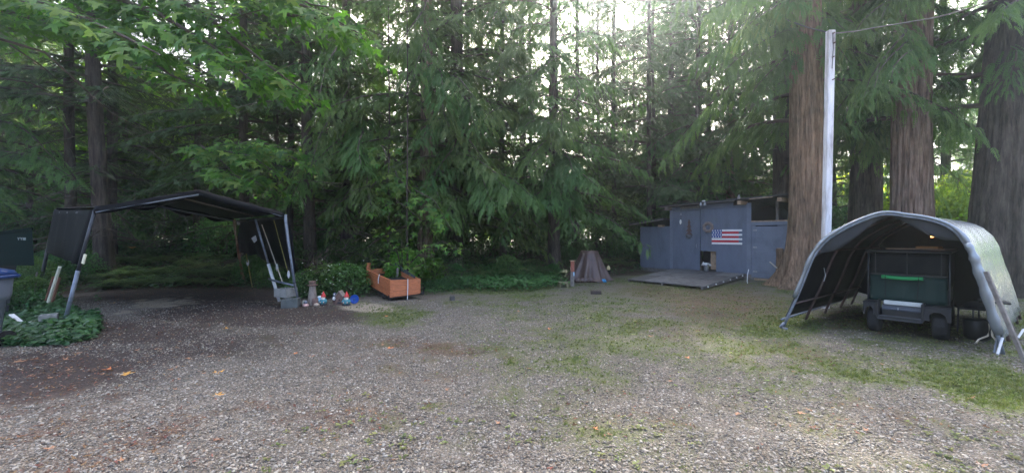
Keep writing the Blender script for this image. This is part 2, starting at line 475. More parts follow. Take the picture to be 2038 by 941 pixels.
def trunk_mesh(name, mat, r0, r1, Ht, flare=0.35, na=28, nz=40, ridge=0.03, seed=0, roots=5, lean=(0, 0), wob=0.05, nrid=9):
    th = np.linspace(0, 2 * math.pi, na, endpoint=False); zz = Ht * np.linspace(0, 1, nz) ** 1.5
    zz[0] = -0.4
    TH, ZZ = np.meshgrid(th, zz)
    z_ = np.clip(ZZ, 0, None)
    rad = r0 + (r1 - r0) * (z_ / Ht) ** 0.9
    fl = np.exp(-z_ / (0.45 + r0 * 0.5)) * flare * r0 * (1 + 0.75 * np.cos(TH * roots + seed) + 0.4 * np.cos(TH * (roots + 2) + 2 * seed))
    c, s = np.cos(TH), np.sin(TH)
    rid = 1 - np.abs(2 * vnoise(c * nrid * 0.5 + seed * 3, s * nrid * 0.5, ZZ * 0.22) - 1)
    rid2 = 1 - np.abs(2 * vnoise(c * nrid * 1.4 + seed, s * nrid * 1.4, ZZ * 0.5 + 9) - 1)
    rad = rad + fl + r0 * ridge * 2.2 * (rid - 0.6) + r0 * ridge * 1.4 * (rid2 - 0.6)
    x = rad * c + lean[0] * z_ + wob * np.sin(z_ * 0.35 + seed); y = rad * s + lean[1] * z_
    v = np.stack([x, y, ZZ], 2).reshape(-1, 3)
    i, j = np.meshgrid(np.arange(nz - 1), np.arange(na), indexing='ij'); jn = (j + 1) % na
    f = np.stack([i * na + j, i * na + jn, (i + 1) * na + jn, (i + 1) * na + j], 2).reshape(-1, 4)
    return npmesh(name, v, f, mat, smooth=True)

def bare_mesh(name, seed, z0, z1, Lm, n):
    """dead drooping limbs with side twigs"""
    r = np.random.default_rng(seed); paths = []; rads = []
    for i in range(n):
        z = z0 + (z1 - z0) * r.random(); az = r.random() * 6.283; L = Lm * (0.4 + 0.7 * r.random())
        d = np.array([math.sin(az), math.cos(az), 0]); sd_ = np.array([-d[1], d[0], 0]); bend = r.normal(0, 0.25)
        t = np.linspace(0, 1, 6)[:, None]
        p = np.array([0, 0, z]) + d * L * t + sd_ * bend * L * t * t + np.array([0, 0, 1]) * (r.normal(-0.05, 0.15) * L * t - r.random() * 0.45 * L * t * t)
        paths.append(p); rads.append(0.012 + 0.006 * L)
        for k in range(int(L * 2.2)):
            q = 0.25 + 0.75 * r.random(); a = p[int(q * 5)]
            e = (d * r.random() + sd_ * r.choice([-1, 1]) * (0.4 + r.random())) * (0.25 + 0.45 * r.random()) + np.array([0, 0, -r.random() * 0.5])
            paths.append(np.stack([a, a + e * 0.5 + [0, 0, 0.03], a + e])); rads.append(0.006)
    v, f = limb_mesh(paths, rads, 3)
    return npmesh(name, v, f, M['twig'])

# crowns shared by many trees: (mesh, limbs)
CR = {
 'cedar1': crown_meshes('cedar_crown', 11, 30, 1.6, 4.0, 124, shape=0.62, droop=0.42, hang=0.42, size=0.48, width=1.0),
 'cedar2': crown_meshes('cedar_crown', 12, 31, 2.6, 4.4, 108, shape=0.62, droop=0.5, hang=0.6, skip=0.1, size=0.5),
 'big': crown_meshes('high_cedar_crown', 13, 27, 5.4, 5.0, 74, droop=0.6, hang=1.1, excl=(math.pi, R(75), 11), size=0.6),
 'fir1': crown_meshes('fir_crown', 14, 29, 3.5, 3.5, 100, 'fir', 0.6, droop=0.28, rise=0.05, hang=0.3, size=0.5, skip=0.1),
 'fir2': crown_meshes('fir_crown', 15, 32, 6.0, 3.7, 86, 'fir', 0.6, droop=0.3, rise=0.05, hang=0.35, size=0.5, skip=0.12),
 'spruce': crown_meshes('spruce_crown', 16, 15, 0.7, 4.2, 90, 'fir', droop=0.12, rise=-0.05, hang=0.2, size=0.5),
 'thin': crown_meshes('thin_crown', 17, 25, 3.5, 4.2, 40, 'fir', droop=0.25, rise=0.1, hang=0.7, size=0.6, skip=0.15, width=0.7),
 'far': crown_meshes('far_crown', 18, 22, 1.2, 3.6, 60, 'far', droop=0.35, hang=0.6, size=0.85, step=0.5),
}
BARE = [bare_mesh('dead_limbs', 21, 0.6, 7.0, 2.6, 46), bare_mesh('dead_limbs', 22, 0.4, 6.0, 2.2, 40)]
TRK = {}
for nm, mt, r0_, r1_, h_, rd in (('darkbark', 'darkbark', 0.27, 0.05, 31, 0.05), ('slim', 'darkbark', 0.14, 0.03, 30, 0.05), ('cedarbark', 'cedarbark', 0.30, 0.05, 31, 0.05)):
    TRK[nm] = trunk_mesh(nm + '_trunk', M[mt], r0_, r1_, h_, 0.3, 18, 26, rd, 2)

def tree(px, Y, crown, trk, label, group=None, s=1.0, rot=None, bare=None, tw=1.0, name='conifer_tree', trunk_me=None, X=None, z=None, tilt=(0, 0), cat='tree'):
    x = (px - CX) / F * Y if X is None else X
    t = thing(name, label, cat, (x, Y, (tz(x, Y) if z is None else z)), group)
    t.rotation_euler = (tilt[0], tilt[1], 0)
    rz = rng.random() * 6.28 if rot is None else rot
    o = link('trunk', trunk_me or TRK[trk], t)
    if trunk_me is None: o.scale = (tw, tw, s); o.rotation_euler = (0, 0, rng.random() * 6)
    if crown:
        c, l = CR[crown]
        link('crown', c, t, rot=(0, 0, rz), scale=s); link('limbs', l, t, rot=(0, 0, rz), scale=s)['kind'] = 'stuff'
    if bare is not None: link('dead_limbs', BARE[bare], t, rot=(0, 0, rng.random() * 6.28))['kind'] = 'stuff'
    return t

# ------------------------------------------------------------------ ground
def patch(px, py, cx, cy, rx, ry, ang=0.0, soft=0.5):
    a = R(ang); dx = px - cx; dy = py - cy
    u = (dx * math.cos(a) + dy * math.sin(a)) / rx; v = (-dx * math.sin(a) + dy * math.cos(a)) / ry
    return np.clip((1 - np.sqrt(u * u + v * v)) / soft, 0, 1)

def ground_masks(x, y):
    """what covers the ground where: green, needle litter, darker brown ground, pale dry sand, woodland floor"""
    yy = np.clip(y, 0.8, None)
    px = CX + F * x / yy; py = HY + F * H / yy
    n1 = fbm(x * 1.1, y * 1.1, 1, 5); n2 = fbm(x * 2.6 + 9, y * 2.6, 2, 5); n3 = fbm(x * 0.45 + 3, y * 0.45, 4, 4); n4 = fbm(x * 6, y * 6, 5, 3)
    g = np.zeros_like(x)
    for a in ((790, 628, 110, 32, 0, .6, .8), (1180, 622, 130, 28, 10, .7, .7), (1000, 575, 170, 16, 0, .5, 1.0), (1060, 590, 90, 14, 0, .6, .6),
              (1560, 648, 130, 38, 0, .5, 1.0), (1960, 765, 200, 70, 12, .6, 1.25), (1700, 745, 330, 50, 10, .8, .75), (1420, 690, 300, 60, 15, .9, .55),
              (1250, 640, 260, 50, 12, .9, .5), (2100, 640, 120, 60, 0, .5, 1.2), (1480, 740, 330, 50, 10, .9, .5), (1050, 700, 260, 60, 5, 1, .35), (1880, 860, 200, 70, 8, .9, .45),
              (700, 605, 60, 12, 0, .6, .5), (950, 600, 120, 20, 0, .8, .5)):
        g = np.maximum(g, patch(px, py, *a[:6]) * a[6])
    g = np.maximum(g, 0.50 * np.clip((px - 650) / 500, 0, 1) * np.clip((900 - py) / 200, .5, 1))
    green = np.clip(g * 0.9 + (n1 - 0.5) * .75 + (n2 - 0.5) * .8 + (n4 - .5) * .7 - 0.02, 0, 1) * np.clip(g * 3, 0, 1)
    green = np.maximum(green, np.clip((n2 * .6 + n4 * .4 - 0.54) * 5, 0, 1) * np.clip((px - 300) / 600, 0, 1) * 0.5)
    b = np.zeros_like(x)
    for a in ((200, 870, 420, 120, -5, .9, .55), (700, 700, 260, 60, 5, .9, .5), (600, 820, 260, 60, 0, .9, .5), (1450, 615, 260, 60, 8, .7, 1.0), (1350, 660, 260, 40, 12, .9, .8),
              (1560, 700, 260, 45, 10, .9, .8), (1650, 640, 200, 30, 0, .6, .9), (1350, 575, 200, 30, 0, .7, 1.1), (850, 760, 300, 60, -6, 1, .4), (1250, 830, 400, 90, 0, 1, .4),
              (1750, 820, 330, 50, 8, 1, .5), (860, 690, 200, 25, 8, .8, .8), (100, 750, 240, 60, 0, .9, .8)):
        b = np.maximum(b, patch(px, py, *a[:6]) * a[6])
    brown = np.clip(b * 1.3 - (1 - n3) * 0.9 + (n2 - 0.5) * 1.5 + (n4 - .5) * 0.8 + 0.18 - .12 * np.clip((px - 800) / 500, 0, 1) * (py > 730), 0, 1)
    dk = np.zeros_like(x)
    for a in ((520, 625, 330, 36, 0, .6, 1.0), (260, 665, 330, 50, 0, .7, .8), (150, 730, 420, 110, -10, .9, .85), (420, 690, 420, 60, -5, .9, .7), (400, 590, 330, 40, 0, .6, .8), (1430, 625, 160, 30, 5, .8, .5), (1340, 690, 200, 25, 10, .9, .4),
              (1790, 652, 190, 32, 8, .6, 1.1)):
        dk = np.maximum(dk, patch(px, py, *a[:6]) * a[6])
    dark = np.clip(dk * 1.5 - (1 - n1) * 0.45 + (n4 - 0.5) * 0.5, 0, 1)  # darker brown ground, widest over the left of the yard
    pale = np.clip(np.maximum(patch(px, py, 325, 603, 140, 22, -3, .9), patch(px, py, 240, 622, 70, 10, 0, .6) * .6) * 1.7 - (1 - n2) * 1.3 + (n4 - .5) * 1.3, 0, .7)
    straw = np.clip(patch(px, py, 730, 612, 90, 14, 3, .6) * 1.5 - (1 - n2) * .7, 0, 1)
    d = y - np.interp(x, _BX, _BY)
    wood = np.clip(d * 0.8 + 0.6 + (n1 - 0.5) * 1.2, 0, 1)
    ins = (y > 0.8)
    return green * ins, brown, dark * ins, np.maximum(pale, straw * 0.7) * ins, wood

def build_ground():
    xs = np.concatenate([-16 - np.geomspace(1, 1500, 16)[::-1], np.arange(-16, 18.01, 0.1), 18 + np.geomspace(1, 1500, 16)])
    ys = np.concatenate([[-400, -100, -30, -8, -2, 0.4], np.arange(1.2, 26, 0.1), 26 + np.geomspace(0.5, 1600, 26)])
    X, Y = np.meshgrid(xs, ys); Z = terr(X, Y) * np.exp(-np.clip(Y - 60, 0, None) / 60)
    Z = Z + (fbm(X * 9, Y * 9, 0, 2) - 0.5) * 0.02
    v = np.stack([X, Y, Z], 2).reshape(-1, 3); a, b = len(ys), len(xs)
    i, j = np.meshgrid(np.arange(a - 1), np.arange(b - 1), indexing='ij')
    f = np.stack([i * b + j, i * b + j + 1, (i + 1) * b + j + 1, (i + 1) * b + j], 2).reshape(-1, 4)
    m, nt, bs, out = newmat('gravel_ground')
    N = nt.nodes.new; L = nt.links.new
    tc = N("ShaderNodeTexCoord")
    def voro(sc, ftr='F1'):
        q = N("ShaderNodeTexVoronoi"); q.inputs["Scale"].default_value = sc; q.feature = ftr; L(tc.outputs["Object"], q.inputs["Vector"]); return q
    v1, v2 = voro(62), voro(130)
    def ramp(inp, stops):
        c = N("ShaderNodeValToRGB"); e = c.color_ramp.elements
        while len(e) < len(stops): e.new(0.5)
        for k, (p, cc) in enumerate(stops): e[k].position = p; e[k].color = (*cc, 1)
        L(inp, c.inputs[0]); return c.outputs[0]
    sep = N("ShaderNodeSeparateColor"); L(v1.outputs["Color"], sep.inputs[0])
    sep2 = N("ShaderNodeSeparateColor"); L(v2.outputs["Color"], sep2.inputs[0])
    stone = [(0.0, (0.075, 0.062, 0.052)), (0.3, (0.129, 0.115, 0.096)), (0.6, (0.200, 0.183, 0.155)), (0.85, (0.185, 0.143, 0.103)), (1.0, (0.311, 0.285, 0.237))]
    c1 = ramp(sep.outputs[0], stone); c2 = ramp(sep2.outputs[1], stone)
    def mix(f_, a_, b_, bt='MIX'):
        q = N("ShaderNodeMix"); q.data_type = 'RGBA'; q.blend_type = bt
        if isinstance(f_, float): q.inputs[0].default_value = f_
        else: L(f_, q.inputs[0])
        for s_, k in ((a_, 6), (b_, 7)):
            if isinstance(s_, tuple): q.inputs[k].default_value = (*s_, 1)
            else: L(s_, q.inputs[k])
        return q.outputs[2]
    def noise(sc, det=5):
        q = N("ShaderNodeTexNoise"); q.inputs["Scale"].default_value = sc; q.inputs["Detail"].default_value = det; L(tc.outputs["Object"], q.inputs["Vector"]); return q.outputs["Fac"]
    def attr(nm):
        q = N("ShaderNodeAttribute"); q.attribute_name = nm; return q.outputs["Fac"]
    col = mix(0.5, c1, c2)
    edge = ramp(v1.outputs["Distance"], [(0.0, (1, 1, 1)), (0.45, (0.9, 0.9, 0.9)), (0.8, (0.35, 0.3, 0.28))])
    col = mix(0.75, col, edge, 'MULTIPLY')
    nf = noise(60, 4); nm_ = noise(14, 5)
    def brk(a_, lo, hi, amt=0.5):
        """break a mask up with fine noise"""
        q = N("ShaderNodeMath"); q.operation = 'MULTIPLY_ADD'; L(nf, q.inputs[0]); q.inputs[1].default_value = amt; L(a_, q.inputs[2])
        q3 = N("ShaderNodeMath"); q3.operation = 'MULTIPLY_ADD'; L(nm_, q3.inputs[0]); q3.inputs[1].default_value = amt; L(q.outputs[0], q3.inputs[2])
        q2 = N("ShaderNodeMapRange"); q2.inputs[1].default_value = lo + amt; q2.inputs[2].default_value = hi + amt; L(q3.outputs[0], q2.inputs[0]); return q2.outputs[0]
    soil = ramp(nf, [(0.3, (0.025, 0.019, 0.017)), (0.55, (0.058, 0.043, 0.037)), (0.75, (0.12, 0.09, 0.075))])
    needle = ramp(nf, [(0.3, (0.055, 0.033, 0.026)), (0.52, (0.12, 0.078, 0.058)), (0.75, (0.22, 0.155, 0.115))])
    moss = ramp(nf, [(0.3, (0.045, 0.055, 0.022)), (0.52, (0.10, 0.12, 0.045)), (0.75, (0.17, 0.185, 0.08))])
    sand = ramp(nf, [(0.3, (0.20, 0.165, 0.12)), (0.55, (0.33, 0.28, 0.21)), (0.75, (0.42, 0.37, 0.28))])
    floor_ = ramp(nf, [(0.3, (0.03, 0.022, 0.016)), (0.55, (0.07, 0.05, 0.034)), (0.78, (0.13, 0.10, 0.06))])
    col = mix(brk(attr('brown'), 0.05, 0.85), col, needle)
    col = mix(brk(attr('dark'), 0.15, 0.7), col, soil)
    col = mix(brk(attr('green'), 0.05, 0.8), col, moss)
    col = mix(brk(attr('pale'), 0.2, 0.6), col, sand)
    col = mix(brk(attr('wood'), 0.3, 0.7), col, floor_)
    L(col, bs.inputs["Base Color"]); bs.inputs["Roughness"].default_value = 0.85; bs.inputs["Specular IOR Level"].default_value = 0.25
    inv = N("ShaderNodeMath"); inv.operation = 'MULTIPLY_ADD'; inv.inputs[1].default_value = -0.7; inv.inputs[2].default_value = 1; L(v1.outputs["Distance"], inv.inputs[0])
    ad = N("ShaderNodeMath"); ad.operation = 'MULTIPLY_ADD'; ad.inputs[1].default_value = 0.6; L(nf, ad.inputs[0]); L(inv.outputs[0], ad.inputs[2])
    bp = N("ShaderNodeBump"); bp.inputs["Strength"].default_value = 0.7; bp.inputs["Distance"].default_value = 0.02
    L(ad.outputs[0], bp.inputs["Height"]); L(bp.outputs[0], bs.inputs["Normal"])
    me = npmesh('ground', v, f, m, smooth=True)
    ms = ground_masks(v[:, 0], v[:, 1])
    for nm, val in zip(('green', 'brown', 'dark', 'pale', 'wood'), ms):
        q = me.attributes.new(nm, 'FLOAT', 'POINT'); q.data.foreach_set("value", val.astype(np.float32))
    o = link('ground', me); o["kind"] = "structure"; o["label"] = "gravel and moss yard running into the woodland floor"
build_ground()

# loose stones, needle litter, grass (nobody could count them)
def ico(name, mat, sq=(1, 1, 0.6), seed=0, sub=1):
    import bmesh
    bm = bmesh.new(); bmesh.ops.create_icosphere(bm, subdivisions=sub, radius=1)
    r = np.random.default_rng(seed)
    for v_ in bm.verts:
        k = 0.85 + 0.3 * r.random(); v_.co = Vector((v_.co.x * sq[0] * k, v_.co.y * sq[1] * k, v_.co.z * sq[2] * k))
    me = bpy.data.meshes.new(name); bm.to_mesh(me); bm.free(); me.materials.append(mat)
    me.polygons.foreach_set("use_smooth", [sub > 1] * len(me.polygons))
    return me
def stone_mat():
    m, nt, b, out = newmat('pebble')
    oi = nt.nodes.new("ShaderNodeObjectInfo"); c = nt.nodes.new("ShaderNodeValToRGB"); c.color_ramp.interpolation = 'LINEAR'
    e = c.color_ramp.elements
    st = [(0, (0.064, 0.058, 0.048)), (0.25, (0.140, 0.127, 0.108)), (0.42, (0.165, 0.124, 0.086)), (0.55, (0.194, 0.180, 0.155)), (0.72, (0.231, 0.189, 0.138)), (0.9, (0.282, 0.265, 0.227)), (0.985, (0.376, 0.346, 0.283))]
    while len(e) < len(st): e.new(0.5)
    for k, (p, cc) in enumerate(st): e[k].position = p; e[k].color = (*cc, 1)
    nt.links.new(oi.outputs["Random"], c.inputs[0]); nt.links.new(c.outputs[0], b.inputs["Base Color"])
    b.inputs["Roughness"].default_value = 0.6; b.inputs["Specular IOR Level"].default_value = 0.4
    return m
PEB = stone_mat()
def wedge(n, y0, y1, k=1.5, p=1.0, seed=0):
    r = np.random.default_rng(seed); u = r.random(n)
    if p == 0: y = y0 + (y1 - y0) * u                     # denser near the camera
    else: y = np.sqrt(y0 * y0 + u * (y1 * y1 - y0 * y0))
    x = (r.random(n) * 2 - 1) * k * y
    return x, y, r
x, y, r = wedge(300000, 2.3, 11, 1.35, 0, 41)
g_, b_, d_, p_, w_ = ground_masks(x, y)
keep = r.random(len(x)) < np.clip(0.95 - g_ * 1.3 - b_ * 0.75 - d_ * 0.8 - p_ - w_, 0.04, 1)
x, y = x[keep], y[keep]; n = len(x)
rot = np.stack([r.normal(0, .25, n), r.normal(0, .25, n), r.random(n) * 6.28], 1)
scatter('gravel', np.stack([x, y, terr(x, y) + 0.004], 1), np.clip(r.lognormal(math.log(0.0078), 0.42, n), 0.004, 0.021), rot, r.integers(0, 3, n),
        [src('pebble_a', ico('pebble', PEB, (1, .8, .5), 1)), src('pebble_b', ico('pebble', PEB, (1.2, .75, .55), 2)), src('pebble_c', ico('pebble', PEB, (.9, .9, .6), 3))],
        'loose rounded grey gravel stones on the yard', 'gravel')
# needle litter flakes
lv = np.array([[-1, -.12, 0], [1, -.1, .1], [1.1, .1, .12], [-.9, .14, .02], [0, .5, .1], [.2, .12, .05]]); lf = np.array([[0, 1, 2], [0, 2, 3], [4, 5, 3]])
lme = [npmesh('litter_flake', lv * [1, s_, 1], lf, M['litter'], np.full(6, t_)) for s_, t_ in ((1, .2), (2.2, .6), (1.4, 1.0))]
x, y, r = wedge(90000, 2.3, 14, 1.35, 0, 42)
g_, b_, d_, p_, w_ = ground_masks(x, y)
keep = r.random(len(x)) < np.clip(b_ * 0.9 + d_ * 0.35 + w_ * 0.5 - g_ * .2 + 0.03, 0, 1); x, y = x[keep], y[keep]; n = len(x)
scatter('needle_litter', np.stack([x, y, terr(x, y) + 0.012], 1), 0.006 + 0.018 * r.random(n), np.stack([r.normal(0, .3, n), r.normal(0, .3, n), r.random(n) * 6.28], 1),
        r.integers(0, 3, n), [src('flake', m_) for m_ in lme], 'reddish brown fallen needles and bits on the gravel', 'needle litter')
# grass tufts
def tuft(name, seed, nb, h, spread, w_=0.006, mat='grass'):
    r = np.random.default_rng(seed); vs = []; fs = []; tt = []
    for i in range(nb):
        a = r.random() * 6.28; b0 = np.array([math.cos(a), math.sin(a), 0]) * spread * r.random(); lean = np.array([math.cos(a + r.normal(0, .6)), math.sin(a + r.normal(0, .6)), 0]) * h * (0.3 + 0.5 * r.random())
        hh = h * (0.5 + 0.7 * r.random()); s_ = np.array([-math.sin(a), math.cos(a), 0]) * w_; o = len(vs)
        vs += [b0 - s_, b0 + s_, b0 + lean * .4 + s_ * .8 + [0, 0, hh * .6], b0 + lean * .4 - s_ * .8 + [0, 0, hh * .6], b0 + lean + [0, 0, hh]]
        fs += [(o, o + 1, o + 2), (o, o + 2, o + 3), (o + 3, o + 2, o + 4)]; tt += [.2, .2, .5, .5, .9]
    return npmesh(name, vs, fs, M[mat], tt)
x, y, r = wedge(170000, 2.4, 17, 1.35, 0, 43)
g_, b_, d_, p_, w_ = ground_masks(x, y)
keep = r.random(len(x)) < np.clip(g_ * 1.1 - 0.12, 0, 1) * (1 - w_); x, y, g_ = x[keep], y[keep], g_[keep]; n = len(x)
scatter('grass', np.stack([x, y, terr(x, y)], 1), (0.22 + 0.5 * r.random(n) ** 2) * (0.3 + 0.85 * g_), np.stack([r.normal(0, .15, n), r.normal(0, .15, n), r.random(n) * 6.28], 1),
        r.integers(0, 3, n), [src('tuft', tuft('grass_tuft', s_, 9, .055, .05)) for s_ in (1, 2, 3)], 'short grass and moss in patches over the gravel', 'grass')
# small weeds rooted in the gravel
def rosette(name, seed, nb=8, L=0.04, mat='shrub'):
    r = np.random.default_rng(seed); tv = np.array([[0, 0, 0], [.5, .28, .12], [1, 0, .02], [.5, -.28, .12]]); tf = np.array([[0, 1, 2], [0, 2, 3]])
    a = r.random(nb) * 6.28; X = np.stack([np.cos(a), np.sin(a), .35 * r.random(nb)], 1); Z = np.tile([0, 0, 1.], (nb, 1))
    v, f, t = place(tv, tf, rotm(X, Z), X * 0.1 * L + [0, 0, .01], L * (.6 + .7 * r.random(nb)), .4 + .6 * r.random(nb)); return npmesh(name, v, f, M[mat], t)
x, y, r = wedge(2600, 2.4, 11, 1.3, 0, 44)
keep = (fbm(x * .8, y * .8, 7, 3) > 0.47) & (x > -2.2 + .05 * y); x, y = x[keep], y[keep]; n = len(x)
scatter('weeds', np.stack([x, y, terr(x, y) + .004], 1), .35 + .7 * r.random(n), np.stack([x * 0, x * 0, r.random(n) * 6.28], 1), r.integers(0, 3, n),
        [src('weed', rosette('weed', s_, mat='grass')) for s_ in (5, 6, 7)], 'tiny bright weeds growing through the gravel', 'weeds')

# ------------------------------------------------------------------ grey shed
M['shedpaint'] = mat_plain('blue_grey_paint', (0.132, 0.152, 0.198), 0.6, 0.28, 2.2, bump=0.12, spec=0.25, stretch=(1, 1, .35))
M['shedpaint2'] = mat_plain('blue_grey_paint_faded', (0.165, 0.187, 0.235), 0.6, 0.25, 2.2, bump=0.1, spec=0.3)
M['rawwood'] = mat_wood('raw_timber', (0.36, 0.25, 0.16), (0.20, 0.13, 0.08), (2, 2, 2), 6)
M['oldwood'] = mat_wood('weathered_timber', (0.17, 0.15, 0.135), (0.08, 0.07, 0.06), (1.5, 1.5, 1.5), 7)
M['black'] = mat_plain('black_interior', (0.012, 0.012, 0.013), 0.8, 0.3)
M['roofing'] = mat_plain('dark_roofing', (0.05, 0.05, 0.05), 0.7, 0.4, 9, bump=0.3)
M['metal'] = mat_plain('galvanised_steel', (0.35, 0.36, 0.38), 0.35, 0.2, 14, metal=0.8)
M['white'] = mat_plain('white_paint', (0.78, 0.78, 0.76), 0.5, 0.08)
M['cream'] = mat_plain('cream_metal', (0.55, 0.50, 0.40), 0.5, 0.1)
A0 = Vector((6.24, 20.0, 0)); U = Vector((3.0, -3.8, 0)).normalized(); V = Vector((-U.y, U.x, 0)) ; V = V if V.y > 0 else -V
def wl(px, py):
    """photo pixel -> (distance along the shed front, height)"""
    k = (px - CX) / F
    s = (k * A0.y - A0.x) / (U.x - k * U.y); Y = A0.y + U.y * s
    return s, H - (py - HY) / F * Y
def wp(s, z, d=0.0):
    """point on the shed front; d towards the camera"""
    q = A0 + U * s - V * d; return Vector((q.x, q.y, z))
def slab(mb, s0, s1, z0, z1, d0, d1):
    """box on the wall from depth d0 to d1 in front of it; z1 may be a pair (left, right)"""
    za, zb = z1 if isinstance(z1, tuple) else (z1, z1)
    ya, yb = z0 if isinstance(z0, tuple) else (z0, z0)
    vs = [wp(s0, ya, d0), wp(s1, yb, d0), wp(s1, zb, d0), wp(s0, za, d0), wp(s0, ya, d1), wp(s1, yb, d1), wp(s1, zb, d1), wp(s0, za, d1)]
    mb.add(vs, [(3, 2, 1, 0), (4, 5, 6, 7), (0, 1, 5, 4), (1, 2, 6, 5), (2, 3, 7, 6), (3, 0, 4, 7)])
S_A, _ = wl(1275, 530); S_B, zB = wl(1334, 408); S_D1, _ = wl(1394, 500); S_C, zC = wl(1487, 400); S_E, _ = wl(1582, 500)
FL = 0.20                                          # shed floor height
shed = thing('garden_shed', 'blue-grey painted plywood shed with a plank ramp and dark open loft at right', 'shed', wp((S_B + S_C) / 2, 0))
zRoofB = wl(1334, 412)[1]; zRoofC = wl(1487, 399)[1]; zRoofE = zRoofC + (zRoofC - zRoofB) * (S_E - S_C) / (S_C - S_B)
g = 0.008
def rz(s): return zRoofB + (zRoofC - zRoofB) * (s - S_B) / (S_C - S_B)
# left lean-to panel
mb = MB(); slab(mb, S_A, S_B - g, FL - 0.02, (wl(1275, 452)[1], wl(1330, 450)[1]), 0, 0.03); mb.obj('wall_panel', M['shedpaint'], shed)
# left door
dz = wl(1340, 421)[1]
mb = MB(); slab(mb, S_B, S_B + 0.14, FL, rz(S_B) - .02, 0.0, 0.04); mb.obj('corner_board', M['shedpaint2'], shed)
mb = MB(); slab(mb, S_B + 0.14 + g, S_D1 - g, FL + 0.03, dz, 0, 0.035)
door = mb.obj('door', M['shedpaint'], shed)
mb = MB(); s_, z_ = wl(1388, 489); mb.tube([wp(s_, z_ - .07, .05), wp(s_, z_ - .07, .09), wp(s_, z_ + .07, .09), wp(s_, z_ + .07, .05)], .012); mb.obj('handle', M['metal'], door)
mb = MB(); slab(mb, S_B + 0.14 + g, S_D1 - g, dz + .02, (rz(S_B) - .02, rz(S_D1) - .02), 0, 0.03); mb.obj('wall_panel', M['shedpaint'], shed)
# header strip over the door
mb = MB(); s0 = wl(1356, 410)[0]; s1 = wl(1394, 408)[0]; slab(mb, s0, s1, rz(s0) - .14, (rz(s0) - .05, rz(s1) - .03), 0.05, 0.09); mb.obj('header_board', M['oldwood'], shed)
# big middle panel round the little doorway
s0, zt = wl(1395, 499); s1 = wl(1426, 499)[0]; zs = wl(1400, 416)[1]; s460 = wl(1460, 410)[0]
mb = MB(); slab(mb, s0, S_C - g, zt, zs, 0, 0.03); slab(mb, s1, S_C - g, FL + .02, zt, 0, 0.03); mb.obj('wall_panel', M['shedpaint'], shed)
mb = MB(); slab(mb, s0, s460, zs + g, (rz(s0) - .02, rz(s460) - .02), 0, 0.045); mb.obj('wall_panel', M['shedpaint'], shed)
mb = MB(); slab(mb, s460 + g, S_C - g, zs + g, wl(1475, 408)[1], -.02, 0.02); mb.obj('wall_panel', M['shedpaint'], shed)
mb = MB(); slab(mb, (s0 + s1) / 2, s1, FL + .08, zt - .02, -.22, -.18); mb.obj('inner_board', M['rawwood'], shed)
# right corner post and right door
mb = MB(); slab(mb, S_C, S_C + 0.16, FL, rz(S_C) - .1, 0, 0.05); mb.obj('corner_board', M['shedpaint2'], shed)
zr = wl(1500, 449)[1]; s0 = S_C + .16 + g; s1 = wl(1504, 500)[0]
mb = MB(); slab(mb, s0, s1, FL - .1, zr, 0, .03); mb.obj('wall_panel', M['shedpaint2'], shed)
mb = MB(); slab(mb, s1 + g, S_E, FL - .1, zr - .03, 0, .04); d2 = mb.obj('door', M['shedpaint2'], shed)
for py in (458, 492, 540):
    mb = MB(); s_, z_ = wl(1503, py); slab(mb, s_ - .06, s_ + .08, z_ - .03, z_ + .03, .042, .055); mb.obj('hinge', M['metal'], d2)
mb = MB(); slab(mb, s0, S_E, zr + g, zr + .14, 0, .06); mb.obj('loft_ledge', M['shedpaint2'], shed)
mb = MB(); slab(mb, s0, S_E, zr + .145, zr + .19, -.3, .07); mb.obj('loft_plank', M['rawwood'], shed)
mb = MB(); slab(mb, s0 + .1, S_E - .1, FL - .24, FL - .13, -.05, .05); mb.obj('sill_timber', M['rawwood'], shed)
# dark inside and side walls
mb = MB(); slab(mb, S_B + .02, S_E, FL - .1, (rz(S_B) - .05, rz(S_E) - .05), -3.0, -2.95); mb.obj('rear_wall', M['shedpaint'], shed)
mb = MB(); slab(mb, S_A, S_A + .03, FL - .02, wl(1275, 452)[1], -2.2, -.002); mb.obj('side_wall', M['shedpaint'], shed)
mb = MB(); slab(mb, S_B - .003, S_B + .03, wl(1330, 450)[1], rz(S_B) - .03, -3, -.002); mb.obj('side_wall', M['shedpaint'], shed)
mb = MB(); slab(mb, S_E - .03, S_E, FL - .1, rz(S_E) - .05, -3, -.002); mb.obj('side_wall', M['shedpaint'], shed)
mb = MB(); slab(mb, S_C + .02, S_C + .05, FL, rz(S_C) - .05, -3, -.004); mb.obj('partition', M['black'], shed)
mb = MB(); slab(mb, S_A, S_E, FL - .2, FL - .004, -3.0, -.02); mb.obj('floor_deck', M['oldwood'], shed)
for q in (1535, 1560):
    s_ = wl(q, 430)[0]; mb = MB(); slab(mb, s_, s_ + .09, zr + .2, rz(s_) - .05, -.5, -.42); mb.obj('stud', M['oldwood'], shed)
# foundation skirt of dark gap blocks
for s_ in (S_A + .2, S_B, (S_B + S_C) / 2, S_C, S_E - .3):
    mb = MB(); p_ = wp(s_, 0, -.15); mb.box((p_.x, p_.y, FL - .32), (.3, .3, .24)); mb.obj('pier_block', M['black'], shed)
mb = MB(); slab(mb, S_A + .05, S_C, -.15, FL - .21, -.25, -.2); mb.obj('skirt', M['black'], shed)
